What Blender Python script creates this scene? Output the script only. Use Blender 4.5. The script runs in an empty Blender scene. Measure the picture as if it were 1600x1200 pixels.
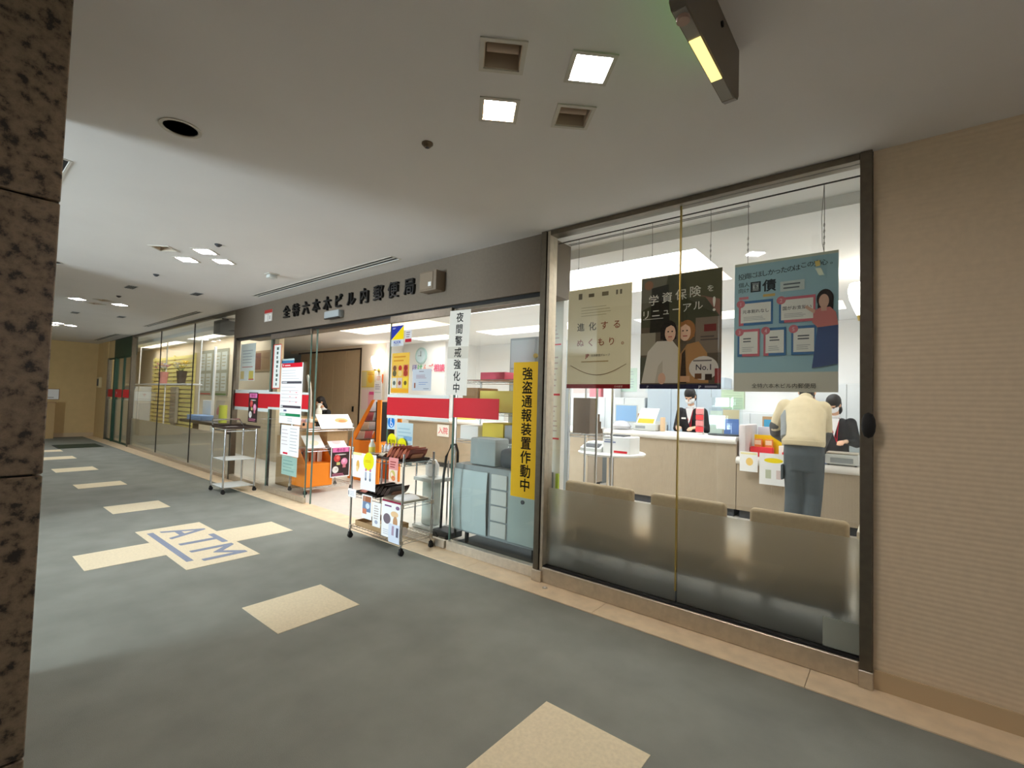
import bpy, bmesh, math, random
from mathutils import Vector, Matrix

random.seed(7)
SC = bpy.context.scene
COL = SC.collection

# ------------------------------------------------------------------ camera
cam_d = bpy.data.cameras.new('camera')
cam = bpy.data.objects.new('camera', cam_d)
COL.objects.link(cam)
SC.camera = cam
YAW, PITCH, ROLL, FPX, EYE = -0.684627, 0.0371129, 0.0289994, 735.449, 1.3675
cf = Vector((math.sin(YAW)*math.cos(PITCH), math.cos(YAW)*math.cos(PITCH), math.sin(PITCH)))
cr = Vector((math.cos(YAW), -math.sin(YAW), 0.0))
cu = cr.cross(cf)
cr2 = cr*math.cos(ROLL) + cu*math.sin(ROLL)
cu2 = cu*math.cos(ROLL) - cr*math.sin(ROLL)
mw = Matrix.Identity(4)
for i in range(3):
    mw[i][0] = cr2[i]; mw[i][1] = cu2[i]; mw[i][2] = -cf[i]
mw.translation = Vector((0, 0, EYE))
cam.matrix_world = mw
cam_d.sensor_width = 36.0
cam_d.lens = FPX*36.0/1600.0
cam_d.clip_start = 0.05
cam_d.clip_end = 100

# ------------------------------------------------------------------ world, light levels, exposure
world = bpy.data.worlds.new('world'); SC.world = world
world.use_nodes = True
world.node_tree.nodes['Background'].inputs[0].default_value = (0.5, 0.55, 0.6, 1)
world.node_tree.nodes['Background'].inputs[1].default_value = 0.02
SC.view_settings.view_transform = 'Standard'
SC.view_settings.look = 'None'
SC.view_settings.gamma = 1.0
SC.view_settings.use_curve_mapping = False
SC.view_settings.exposure = 0.6
SC.cycles.transparent_max_bounces = 32
SC.cycles.max_bounces = 12
SC.cycles.diffuse_bounces = 6
SC.cycles.sample_clamp_indirect = 6.0

E_COFFER = 6.2       # luminous ceiling panels of the post office
E_COFFER_WARM = 4.2
E_DOWN = 130.0        # recessed downlights of the corridor
E_DAY = 330.0        # daylight from the building entrance left of the pillar

def area_light(name, loc, rot, sx, sy, power, color):
    d = bpy.data.lights.new(name, 'AREA'); d.shape = 'RECTANGLE'
    d.size = sx; d.size_y = sy; d.energy = power; d.color = color
    o = bpy.data.objects.new(name, d); COL.objects.link(o)
    o.location = loc; o.rotation_euler = rot
    return o
# daylight entering through the entrance glazing across the lobby (window_5 below), shining towards +Y
area_light('entrance_daylight', (-4.75, -5.3, 1.35), (math.radians(90), 0, 0), 1.7, 1.9, E_DAY, (0.80, 0.93, 1.0))

# ------------------------------------------------------------------ materials
def lin(c):
    c = c/255.0
    return c/12.92 if c <= 0.04045 else ((c+0.055)/1.055)**2.4
def rgb(r, g, b): return (lin(r), lin(g), lin(b), 1.0)
MATS = {}
def mat(name, col, rough=0.6, metal=0.0, noise=None, bump=None, emit=None, spec=0.4, alpha=None):
    """col sRGB 0-255; noise=(scale, amount); bump=(scale, strength, kind)"""
    if name in MATS: return MATS[name]
    m = bpy.data.materials.new(name); m.use_nodes = True
    nt = m.node_tree; b = nt.nodes['Principled BSDF']
    c = rgb(*col)
    b.inputs['Base Color'].default_value = c
    b.inputs['Roughness'].default_value = rough
    b.inputs['Metallic'].default_value = metal
    b.inputs['Specular IOR Level'].default_value = spec
    tc = nt.nodes.new('ShaderNodeTexCoord')
    if noise:
        n = nt.nodes.new('ShaderNodeTexNoise'); n.inputs['Scale'].default_value = noise[0]; n.inputs['Detail'].default_value = 5
        nt.links.new(tc.outputs['Object'], n.inputs['Vector'])
        r = nt.nodes.new('ShaderNodeValToRGB')
        a = noise[1]
        r.color_ramp.elements[0].position = 0.3; r.color_ramp.elements[1].position = 0.7
        r.color_ramp.elements[0].color = (c[0]*(1-a), c[1]*(1-a), c[2]*(1-a), 1)
        r.color_ramp.elements[1].color = (min(1, c[0]*(1+a)), min(1, c[1]*(1+a)), min(1, c[2]*(1+a)), 1)
        nt.links.new(n.outputs['Fac'], r.inputs['Fac']); nt.links.new(r.outputs['Color'], b.inputs['Base Color'])
    if bump:
        bm_ = nt.nodes.new('ShaderNodeBump'); bm_.inputs['Strength'].default_value = bump[1]; bm_.inputs['Distance'].default_value = 0.01
        if len(bump) > 2 and bump[2] == 'hlines':
            w = nt.nodes.new('ShaderNodeTexWave'); w.wave_type = 'BANDS'; w.bands_direction = 'Z'
            w.inputs['Scale'].default_value = bump[0]; w.inputs['Distortion'].default_value = 0.6
            nt.links.new(tc.outputs['Object'], w.inputs['Vector']); src = w.outputs['Fac']
        elif len(bump) > 2 and bump[2] == 'vlines':
            w = nt.nodes.new('ShaderNodeTexWave'); w.wave_type = 'BANDS'; w.bands_direction = 'X'
            w.inputs['Scale'].default_value = bump[0]; w.inputs['Distortion'].default_value = 0.2
            nt.links.new(tc.outputs['Object'], w.inputs['Vector']); src = w.outputs['Fac']
        else:
            n2 = nt.nodes.new('ShaderNodeTexNoise'); n2.inputs['Scale'].default_value = bump[0]; n2.inputs['Detail'].default_value = 3
            nt.links.new(tc.outputs['Object'], n2.inputs['Vector']); src = n2.outputs['Fac']
        nt.links.new(src, bm_.inputs['Height']); nt.links.new(bm_.outputs['Normal'], b.inputs['Normal'])
    if emit:
        b.inputs['Emission Color'].default_value = rgb(*emit[0]); b.inputs['Emission Strength'].default_value = emit[1]
    MATS[name] = m
    return m
def col(r, g, b, rough=0.7):
    return mat('print_%02x%02x%02x' % (r, g, b), (r, g, b), rough, spec=0.15)

def glass_mat(name, tint, refl0=0.035, rough=0.0):
    m = bpy.data.materials.new(name); m.use_nodes = True
    nt = m.node_tree; nt.nodes.clear()
    out = nt.nodes.new('ShaderNodeOutputMaterial')
    tr = nt.nodes.new('ShaderNodeBsdfTransparent'); tr.inputs[0].default_value = tint
    gl = nt.nodes.new('ShaderNodeBsdfGlossy'); gl.inputs['Roughness'].default_value = rough; gl.inputs['Color'].default_value = (1, 1, 1, 1)
    lw = nt.nodes.new('ShaderNodeLayerWeight'); lw.inputs['Blend'].default_value = 0.5
    pw = nt.nodes.new('ShaderNodeMath'); pw.operation = 'POWER'; pw.inputs[1].default_value = 5.0
    ma = nt.nodes.new('ShaderNodeMath'); ma.operation = 'MULTIPLY_ADD'; ma.inputs[1].default_value = 0.6; ma.inputs[2].default_value = refl0
    mx = nt.nodes.new('ShaderNodeMixShader')
    nt.links.new(lw.outputs['Facing'], pw.inputs[0]); nt.links.new(pw.outputs[0], ma.inputs[0])
    nt.links.new(ma.outputs[0], mx.inputs[0]); nt.links.new(tr.outputs[0], mx.inputs[1]); nt.links.new(gl.outputs[0], mx.inputs[2])
    nt.links.new(mx.outputs[0], out.inputs[0])
    MATS[name] = m
    return m
GLASS = glass_mat('clear_glass', (0.955, 0.975, 0.965, 1))
GLASS_EDGE = mat('green_glass_edge', (92, 116, 106), 0.15)
ACRYL = glass_mat('clear_acrylic', (0.94, 0.97, 0.97, 1), 0.015)
def frost_mat():
    m = bpy.data.materials.new('frosted_film'); m.use_nodes = True
    nt = m.node_tree; nt.nodes.clear()
    out = nt.nodes.new('ShaderNodeOutputMaterial')
    g = nt.nodes.new('ShaderNodeBsdfGlass'); g.inputs['Roughness'].default_value = 0.42; g.inputs['IOR'].default_value = 1.2
    g.inputs['Color'].default_value = (0.90, 0.89, 0.86, 1)
    d = nt.nodes.new('ShaderNodeBsdfTranslucent'); d.inputs['Color'].default_value = (0.8, 0.78, 0.74, 1)
    d2 = nt.nodes.new('ShaderNodeBsdfDiffuse'); d2.inputs['Color'].default_value = (0.62, 0.56, 0.46, 1)
    m1 = nt.nodes.new('ShaderNodeMixShader'); m1.inputs[0].default_value = 0.5
    m2 = nt.nodes.new('ShaderNodeMixShader'); m2.inputs[0].default_value = 0.07
    nt.links.new(d.outputs[0], m1.inputs[1]); nt.links.new(d2.outputs[0], m1.inputs[2])
    nt.links.new(g.outputs[0], m2.inputs[1]); nt.links.new(m1.outputs[0], m2.inputs[2])
    nt.links.new(m2.outputs[0], out.inputs[0])
    return m
FROST = frost_mat()

def granite_mat():
    m = bpy.data.materials.new('brown_granite'); m.use_nodes = True
    nt = m.node_tree; b = nt.nodes['Principled BSDF']
    tc = nt.nodes.new('ShaderNodeTexCoord')
    v = nt.nodes.new('ShaderNodeTexNoise'); v.inputs['Scale'].default_value = 27; v.inputs['Detail'].default_value = 4; v.inputs['Roughness'].default_value = 0.65
    r = nt.nodes.new('ShaderNodeValToRGB')
    e = r.color_ramp.elements
    e[0].position = 0.36; e[0].color = rgb(38, 33, 28)
    e[1].position = 0.47; e[1].color = rgb(112, 96, 77)
    x = e.new(0.62); x.color = rgb(132, 115, 94)
    x = e.new(0.75); x.color = rgb(100, 87, 74)
    nt.links.new(tc.outputs['Object'], v.inputs['Vector']); nt.links.new(v.outputs['Fac'], r.inputs['Fac'])
    nt.links.new(r.outputs['Color'], b.inputs['Base Color'])
    b.inputs['Roughness'].default_value = 0.35
    MATS['brown_granite'] = m
    return m
GRANITE = granite_mat()

def emit_mat(name, c, s):
    m = bpy.data.materials.new(name); m.use_nodes = True
    nt = m.node_tree; nt.nodes.clear()
    out = nt.nodes.new('ShaderNodeOutputMaterial'); e = nt.nodes.new('ShaderNodeEmission')
    e.inputs[0].default_value = rgb(*c); e.inputs[1].default_value = s
    nt.links.new(e.outputs[0], out.inputs[0]); MATS[name] = m
    return m
L_COOL = emit_mat('luminous_panel_white', (250, 252, 255), E_COFFER)
L_WARM = emit_mat('luminous_panel_cream', (255, 246, 226), E_COFFER_WARM)
L_DOWN = emit_mat('downlight_lamp_white', (252, 250, 255), E_DOWN)
L_DOWNW = emit_mat('downlight_lamp_warm', (255, 226, 196), E_DOWN)
L_SCONCE = emit_mat('sconce_glow', (255, 244, 228), 16.0)
L_EXIT = emit_mat('exit_sign_green_glow', (110, 220, 90), 0.45)
L_EXITSLOT = emit_mat('exit_sign_slot_glow', (255, 224, 130), 1.3)

CARPET = mat('grey_green_carpet', (136, 138, 130), 0.95, noise=(3.0, 0.10), bump=(420, 0.35), spec=0.1)
CARPET_L = mat('cream_carpet_tile', (226, 213, 182), 0.95, noise=(60, 0.06), bump=(420, 0.3), spec=0.1)
CARPET_B = mat('blue_grey_carpet_inlay', (138, 146, 162), 0.95, noise=(60, 0.08), spec=0.1)
STONE = mat('beige_stone', (228, 206, 172), 0.4, noise=(9, 0.10), bump=(60, 0.05))
PLASTER = mat('white_ceiling_paint', (226, 223, 221), 0.85, noise=(2, 0.02), bump=(180, 0.04), spec=0.2)
WALLPAPER = mat('striped_beige_wallpaper', (222, 202, 172), 0.9, noise=(30, 0.04), bump=(13, 0.10, 'hlines'), spec=0.15)
BASEB = mat('beige_baseboard', (196, 172, 136), 0.6)
TANWALL = mat('tan_corridor_wall', (206, 178, 128), 0.85, noise=(5, 0.04), spec=0.2)
BULK = mat('taupe_bulkhead_panel', (116, 104, 90), 0.7, noise=(40, 0.05))
STEEL = mat('brushed_stainless_steel', (204, 194, 178), 0.45, 0.9, noise=(25, 0.08))
STEEL_D = mat('dark_stainless_steel', (120, 112, 100), 0.36, 1.0, noise=(25, 0.08))
BRASS = mat('brass_joint', (190, 166, 92), 0.4, 0.7)
CHROME = mat('chrome_wire', (205, 205, 205), 0.18, 1.0)
BLACK = mat('black_rubber', (26, 26, 26), 0.7)
BLACKM = mat('black_painted_metal', (20, 19, 18), 0.45)
DGREEN = mat('dark_green_frame', (28, 62, 44), 0.5)
WHITEP = mat('white_wall_paint', (236, 236, 236), 0.8, noise=(3, 0.015))
BEIGEP = mat('beige_interior_wall', (222, 206, 178), 0.8, noise=(3, 0.02))
IFLOOR_D = mat('slate_carpet', (84, 90, 94), 0.95, noise=(40, 0.08), bump=(300, 0.3), spec=0.1)
IFLOOR = mat('pale_vinyl_floor', (205, 200, 190), 0.5, noise=(12, 0.05))
PARTN = mat('beige_folding_partition', (206, 188, 160), 0.75, noise=(20, 0.03))
COUNTERF = mat('taupe_counter_laminate', (174, 158, 136), 0.6, bump=(22, 0.2, 'vlines'), noise=(14, 0.03))
COUNTERT = mat('white_counter_top', (238, 234, 228), 0.4)
PAPER = mat('white_paper', (240, 240, 238), 0.8, spec=0.15)
GREYP = mat('light_grey_plastic', (205, 208, 205), 0.5)
MGREY = mat('mid_grey_metal', (150, 156, 158), 0.5)
DGREY = mat('dark_grey_plastic', (70, 72, 76), 0.55)
ORANGE = mat('orange_cardboard', (240, 136, 28), 0.7)
CARDB = mat('brown_cardboard', (172, 140, 100), 0.8, noise=(30, 0.05))
DBROWN = mat('dark_brown_tray', (58, 44, 36), 0.5)
BENCH = mat('tan_bench_fabric', (188, 168, 138), 0.85, noise=(50, 0.06))
RED = mat('red_film', (200, 26, 40), 0.5)
YELLOW = mat('yellow_sign_board', (240, 196, 0), 0.5)
SKIN = mat('skin', (222, 176, 146), 0.6)
HAIR = mat('black_hair', (30, 26, 26), 0.5)
TAPEW = mat('translucent_white_line', (214, 220, 216), 0.6)

# ------------------------------------------------------------------ mesh builder
class MB:
    def __init__(self): self.v = []; self.f = []; self.mi = []; self.cur = 0; self.mats = []
    def use(self, m):
        if m not in self.mats: self.mats.append(m)
        self.cur = self.mats.index(m); return self
    def add(self, vs, fs):
        o = len(self.v); self.v += [tuple(v) for v in vs]
        self.f += [tuple(i+o for i in f) for f in fs]; self.mi += [self.cur]*len(fs)
        return self
    def box(self, x0, x1, y0, y1, z0, z1, M=None):
        vs = [Vector((x, y, z)) for x in (x0, x1) for y in (y0, y1) for z in (z0, z1)]
        if M: vs = [M @ v for v in vs]
        return self.add(vs, [(0, 1, 3, 2), (4, 6, 7, 5), (0, 4, 5, 1), (2, 3, 7, 6), (0, 2, 6, 4), (1, 5, 7, 3)])
    def rbox(self, x0, x1, y0, y1, z0, z1, r=0.01, M=None, seg=2):
        bm = bmesh.new()
        bmesh.ops.create_cube(bm, size=1.0)
        for v in bm.verts:
            v.co = Vector((x0+(v.co.x+.5)*(x1-x0), y0+(v.co.y+.5)*(y1-y0), z0+(v.co.z+.5)*(z1-z0)))
        bmesh.ops.bevel(bm, geom=bm.edges[:], offset=r, segments=seg, profile=0.5, affect='EDGES')
        bm.verts.index_update()
        vs = [(M @ v.co) if M else v.co.copy() for v in bm.verts]
        fs = [tuple(v.index for v in f.verts) for f in bm.faces]
        bm.free()
        return self.add(vs, fs)
    def cyl(self, p0, p1, r, n=10, r1=None, cap=True):
        p0 = Vector(p0); p1 = Vector(p1); d = (p1-p0).normalized(); r1 = r if r1 is None else r1
        a = d.orthogonal().normalized(); b = d.cross(a)
        vs = []
        for p, rr in ((p0, r), (p1, r1)):
            for k in range(n):
                t = 2*math.pi*k/n; vs.append(p + (a*math.cos(t)+b*math.sin(t))*rr)
        fs = [(k, (k+1) % n, n+(k+1) % n, n+k) for k in range(n)]
        if cap: fs += [tuple(range(n))[::-1], tuple(range(n, 2*n))]
        return self.add(vs, fs)
    def tube(self, pts, r, n=6, closed=False):
        pts = [Vector(p) for p in pts]; m = len(pts); rings = []
        for i, p in enumerate(pts):
            if closed: t = (pts[(i+1) % m]-pts[i-1]).normalized()
            else: t = (pts[min(i+1, m-1)]-pts[max(i-1, 0)]).normalized()
            up = Vector((0, 0, 1)) if abs(t.z) < 0.95 else Vector((1, 0, 0))
            a = t.cross(up).normalized(); b = t.cross(a)
            rings.append([p+(a*math.cos(2*math.pi*k/n)+b*math.sin(2*math.pi*k/n))*r for k in range(n)])
        vs = [v for R_ in rings for v in R_]; fs = []
        last = m if closed else m-1
        for i in range(last):
            j = (i+1) % m
            for k in range(n): fs.append((i*n+k, i*n+(k+1) % n, j*n+(k+1) % n, j*n+k))
        if not closed: fs += [tuple(range(n))[::-1], tuple(range((m-1)*n, m*n))]
        return self.add(vs, fs)
    def lathe(self, prof, c=(0, 0, 0), n=16, M=None):
        vs = []; fs = []; m = len(prof)
        for (r, z) in prof:
            for k in range(n):
                t = 2*math.pi*k/n
                v = Vector((r*math.cos(t), r*math.sin(t), z))
                vs.append((M @ v if M else v) + Vector(c))
        for i in range(m-1):
            for k in range(n): fs.append((i*n+k, i*n+(k+1) % n, (i+1)*n+(k+1) % n, (i+1)*n+k))
        if prof[0][0] > 1e-5: fs.append(tuple(range(n))[::-1])
        if prof[-1][0] > 1e-5: fs.append(tuple(range((m-1)*n, m*n)))
        return self.add(vs, fs)
    def prism(self, poly, o, u, v, th):
        """polygon in plane (o,u,v), thickness th along u x v"""
        o = Vector(o); u = Vector(u); v = Vector(v); nn = u.cross(v).normalized()
        n = len(poly)
        vs = [o+u*a+v*b for a, b in poly] + [o+u*a+v*b+nn*th for a, b in poly]
        fs = [tuple(range(n))[::-1], tuple(range(n, 2*n))] + [(k, (k+1) % n, n+(k+1) % n, n+k) for k in range(n)]
        return self.add(vs, fs)
    def flat(self, pts): return self.add(pts, [tuple(range(len(pts)))])
    def text(self, s, o, u, v, size, bold=0.0, align='C', extrude=0.0):
        vs2, fs, x0, x1, y0, y1 = glyphs(s, bold, extrude)
        o = Vector(o); u = Vector(u); v = Vector(v); nn = u.cross(v).normalized()
        sh = {'C': -(x0+x1)/2, 'L': -x0, 'R': -x1}[align]
        cy = -0.38
        return self.add([o+u*((a+sh)*size)+v*((b+cy)*size)+nn*(c*size) for a, b, c in vs2], fs)
    def build(self, name, m=None, parent=None, smooth=True, rel=False):
        """rel: vertices are in world space and the parent sits unrotated at parent.location"""
        me = bpy.data.meshes.new(name)
        vs = self.v
        if rel and parent is not None:
            L = parent.location
            if parent.parent is not None: L = L + parent.parent.location
            vs = [(a-L[0], b-L[1], c-L[2]) for a, b, c in vs]
        me.from_pydata(vs, [], self.f)
        for mm in (self.mats if self.mats else [m]): me.materials.append(mm)
        if self.mats: me.polygons.foreach_set('material_index', self.mi)
        me.update()
        bm = bmesh.new(); bm.from_mesh(me); bmesh.ops.recalc_face_normals(bm, faces=bm.faces) if len(self.f) > 1 and not self.mats else None
        bm.to_mesh(me); bm.free()
        if smooth:
            me.polygons.foreach_set('use_smooth', [True]*len(me.polygons))
            me.set_sharp_from_angle(angle=math.radians(38))
        o = bpy.data.objects.new(name, me); COL.objects.link(o)
        if parent is not None: o.parent = parent
        return o

GL = {}
def glyphs(s, bold=0.0, extrude=0.0):
    k = (s, bold, extrude)
    if k in GL: return GL[k]
    c = bpy.data.curves.new('t', 'FONT'); c.body = s; c.size = 1; c.resolution_u = 2; c.extrude = extrude
    o = bpy.data.objects.new('t', c); COL.objects.link(o)
    dg = bpy.context.evaluated_depsgraph_get()
    me = bpy.data.meshes.new_from_object(o.evaluated_get(dg))
    vs = [tuple(v.co) for v in me.vertices]; fs = [tuple(p.vertices) for p in me.polygons]
    bpy.data.objects.remove(o); bpy.data.curves.remove(c); bpy.data.meshes.remove(me)
    if bold > 0.004:                                        # heavier strokes: the same outline shifted a little each way
        b = bold*.8; v0, f0 = vs, fs; vs, fs = [], []; lift = 0.0
        for dx, dy in ((b, b*.3), (-b, -b*.3), (-b*.3, b), (b*.3, -b), (0, 0)):
            k0 = len(vs); vs += [(p[0]+dx, p[1]+dy, p[2]+lift) for p in v0]; fs += [tuple(i+k0 for i in f) for f in f0]; lift += 0.0012
    xs = [v[0] for v in vs] or [0]; ys = [v[1] for v in vs] or [0]
    GL[k] = (vs, fs, min(xs), max(xs), min(ys), max(ys))
    return GL[k]

def tag(o, label=None, cat=None, group=None, kind=None):
    if label: o['label'] = label
    if cat: o['category'] = cat
    if group: o['group'] = group
    if kind: o['kind'] = kind
    return o
def thing(name, label, cat, loc=(0, 0, 0), rz=0.0, group=None, kind=None):
    o = bpy.data.objects.new(name, None); COL.objects.link(o)
    o.empty_display_size = 0.1
    o.location = loc; o.rotation_euler = (0, 0, rz)
    return tag(o, label, cat, group, kind)
def struct(name, mb, m, label=None, parent=None, smooth=False):
    o = mb.build(name, m, parent, smooth)
    if parent is None: tag(o, label, None, None, 'structure')
    return o
def sroot(name, label, loc=(0, 0, 0)):
    return thing(name, label, None, loc, 0, None, 'structure')
def one(name, mb, m, label, cat, group=None, smooth=True, base=None):
    """a thing that is one mesh; base = world point that becomes its origin"""
    o = mb.build(name, m, None, smooth)
    if base is not None:
        b = Vector(base)
        o.data.transform(Matrix.Translation(-b)); o.location = b
    return tag(o, label, cat, group)
def plate2d(outer, holes, z0, z1):
    """horizontal plate with holes -> (verts, faces)"""
    c = bpy.data.curves.new('t', 'CURVE'); c.dimensions = '2D'; c.fill_mode = 'BOTH'; c.extrude = (z1-z0)/2
    for poly in [outer]+holes:
        s = c.splines.new('POLY'); s.points.add(len(poly)-1); s.use_cyclic_u = True
        for p, q in zip(s.points, poly): p.co = (q[0], q[1], 0, 1)
    o = bpy.data.objects.new('t', c); COL.objects.link(o)
    dg = bpy.context.evaluated_depsgraph_get(); me = bpy.data.meshes.new_from_object(o.evaluated_get(dg))
    vs = [(v.co.x, v.co.y, v.co.z+(z0+z1)/2) for v in me.vertices]; fs = [tuple(p.vertices) for p in me.polygons]
    bpy.data.objects.remove(o); bpy.data.curves.remove(c); bpy.data.meshes.remove(me)
    return vs, fs
def rect(x0, x1, y0, y1): return [(x0, y0), (x1, y0), (x1, y1), (x0, y1)]
def diamond(cx, cy, s):
    h = s/math.sqrt(2); return [(cx-h, cy), (cx, cy-h), (cx+h, cy), (cx, cy+h)]
def circ(cx, cy, r, n=20): return [(cx+r*math.cos(2*math.pi*k/n), cy+r*math.sin(2*math.pi*k/n)) for k in range(n)]

XA, YA, ZA = Vector((1, 0, 0)), Vector((0, 1, 0)), Vector((0, 0, 1))

class Sheet:
    """a thin printed sheet with real thickness; its flat print is a child mesh. o = lower-left front corner, front = u x v"""
    def __init__(s, name, label, cat, o, u, v, w, h, m=None, th=0.0015, group=None, curl=0.0):
        s.o = Vector(o); s.u = Vector(u).normalized(); s.v = Vector(v).normalized(); s.n = s.u.cross(s.v)
        s.w = w; s.h = h; s.k = 0; s.curl = curl
        b = MB(); N = 6 if curl else 1
        base = s.o - s.n*th
        vs = []; 
        for side in (0, 1):
            for i in range(N+1):
                for a in (0, 1):
                    t = i/N
                    vs.append(s.pt(a, t) - s.n*(th*(1-side)))
        fs = []
        K = 2*(N+1)
        for i in range(N):
            fs.append((2*i, 2*i+2, 2*i+3, 2*i+1)); fs.append((K+2*i, K+2*i+1, K+2*i+3, K+2*i+2))
            fs.append((2*i, K+2*i, K+2*i+2, 2*i+2)); fs.append((2*i+1, 2*i+3, K+2*i+3, K+2*i+1))
        fs.append((0, 1, K+1, K)); fs.append((2*N, K+2*N, K+2*N+1, 2*N+1))
        b.add(vs, fs)
        s.root = b.build(name, m or PAPER, None, True)
        base = s.o + s.u*(w/2)
        s.root.data.transform(Matrix.Translation(-base)); s.root.location = base
        if cat: tag(s.root, label, cat, group)
        s.b = MB()
    def pt(s, a, t, lift=0.0):
        c = s.curl*(math.sin(t*math.pi)) if s.curl else 0
        return s.o + s.u*(a*s.w) + s.v*(t*s.h) + s.n*(c+lift)
    def z(s): s.k += 1; return 0.0004+s.k*0.00012
    def rect(s, a0, b0, a1, b1, m):
        l = s.z(); s.b.use(m)
        N = 4 if s.curl else 1
        for i in range(N):
            t0 = b0+(b1-b0)*i/N; t1 = b0+(b1-b0)*(i+1)/N
            s.b.flat([s.pt(a0, t0, l), s.pt(a1, t0, l), s.pt(a1, t1, l), s.pt(a0, t1, l)])
        return s
    def poly(s, pts, m):
        l = s.z(); s.b.use(m).flat([s.pt(a, b, l) for a, b in pts]); return s
    def ell(s, ca, cb, ra, rb=None, m=None, n=20):
        rb = ra*s.w/s.h if rb is None else rb
        return s.poly([(ca+ra*math.cos(2*math.pi*k/n), cb+rb*math.sin(2*math.pi*k/n)) for k in range(n)], m)
    def text(s, t, a, b, size, m, bold=0.0, align='C'):
        l = s.z(); s.b.use(m).text(t, s.pt(a, b, l), s.u, s.v, size*s.h, bold, align); return s
    def vtext(s, t, a, top, size, step, m, bold=0.0):
        l = s.z(); s.b.use(m)
        for i, ch in enumerate(t): s.b.text(ch, s.pt(a, top-step*(i+.5), l), s.u, s.v, size*s.h, bold)
        return s
    def lines(s, a0, a1, b0, b1, n, m, frac=0.4):
        l = s.z(); s.b.use(m)
        for i in range(n):
            y = b1-(b1-b0)*(i+.5)/n; hh = (b1-b0)/n*frac/2; e = a0+(a1-a0)*random.uniform(.7, 1)
            s.b.flat([s.pt(a0, y-hh, l), s.pt(e, y-hh, l), s.pt(e, y+hh, l), s.pt(a0, y+hh, l)])
        return s
    def done(s, name='printed_design'):
        if s.b.f:
            L = s.root.location
            s.b.v = [(a-L[0], b-L[1], c-L[2]) for a, b, c in s.b.v]
            s.b.build(name, None, s.root, False)
        return s.root
# ================================================================== STRUCTURE
H = 2.71
# ---- floor of the corridor with inlaid carpet tiles
fl = struct('floor', MB().box(-18.2, 4.0, -5.6, 2.77, -0.06, 0.0), CARPET, 'grey green carpet floor of the corridor')
def floor_tile(x0, x1, y0, y1, name='carpet_tile', m=CARPET_L):
    MB().box(x0, x1, y0, y1, 0.0, 0.0025).build(name, m, fl, False)
Y0, Y1 = 1.305, 1.835
for (x0, x1) in [(-1.24, -0.745), (-3.235, -2.74), (-7.16, -6.68), (-9.07, -8.66), (-11.05, -10.55), (-13.0, -12.5), (-14.5, -14.05)]:
    floor_tile(x0, x1, Y0, Y1)
xs = [-5.695, -5.207, -4.727, -4.222]
for i in range(3): floor_tile(xs[i]+0.0008, xs[i+1]-0.0008, 1.288, 1.828)
floor_tile(xs[1], xs[2], 0.775, 1.287); floor_tile(xs[1], xs[2], 1.829, 2.355)
mb = MB()
for ch, cx in (('A', -5.37), ('T', -4.96), ('M', -4.53)):
    vs2, fs, a0, a1, b0, b1 = glyphs(ch, 0.012)
    sx = 0.36/(a1-a0); sy = 0.335/(b1-b0)
    mb.add([(cx+(a-(a0+a1)/2)*sx, 1.445+(b-b0)*sy, 0.0034+c*.2) for a, b, c in vs2], fs)
mb.flat([(-5.55, 1.345, 0.0034), (-4.42, 1.345, 0.0034), (-4.42, 1.395, 0.0034), (-5.55, 1.395, 0.0034)])
mb.build('carpet_lettering', CARPET_B, fl, False)
# ---- stone strip along the shopfront
st = sroot('trim_1', 'beige stone strip along the foot of the shopfront')
x = -18.2
while x < 3.9:
    x1 = min(x+1.19, 4.0)
    MB().box(x+0.0015, x1-0.0015, 2.77, 3.06, -0.06, 0.006).build('stone_slab', STONE, st, False)
    x = x1
struct('floor_waiting_area', MB().box(-3.3, -0.03, 3.06, 3.9, -0.06, 0.004), IFLOOR_D, 'slate grey carpet of the waiting area behind the windows')
struct('floor_interior', MB().box(-20.6, -3.3, 3.06, 8.5, -0.06, 0.004).box(-3.3, -0.03, 3.9, 8.5, -0.06, 0.004), IFLOOR, 'pale vinyl floor inside the post office')

# ---- corridor ceiling with openings for its fittings
CL = [(2.95, 1.6), (-1.185, 1.585), (-5.33, 1.552), (-9.46, 1.53), (-13.6, 1.52)]
LIT = {0: 'EW', 1: 'EW', 2: 'EWN', 3: 'NS', 4: 'EWN'}
holes = []; downs = []
for ci, (cx, cy) in enumerate(CL):
    for dname, dx, dy in (('E', 0.238, 0.012), ('W', -0.235, 0), ('S', 0, -0.25), ('N', 0.012, 0.245)):
        holes.append(diamond(cx+dx, cy+dy, 0.145)); downs.append((ci, dname, cx+dx, cy+dy))
RD = [(-2.822, 0.729), (-6.95, 0.72)]
for p in RD: holes.append(circ(p[0], p[1], 0.078, 24))
SLOTS = [(-6.81, -3.71, 2.68, 2.775), (-12.16, -8.98, 2.68, 2.765), (-17.0, -14.45, 2.68, 2.765), (-6.9, -3.78, 0.345, 0.44)]
for a in SLOTS: holes.append(rect(*a))
vs, fs = plate2d(rect(-18.2, 4.0, -5.6, 3.0), holes, H, H+0.05)
struct('ceiling', MB().add(vs, fs), PLASTER, 'off white plaster ceiling of the corridor')
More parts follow.
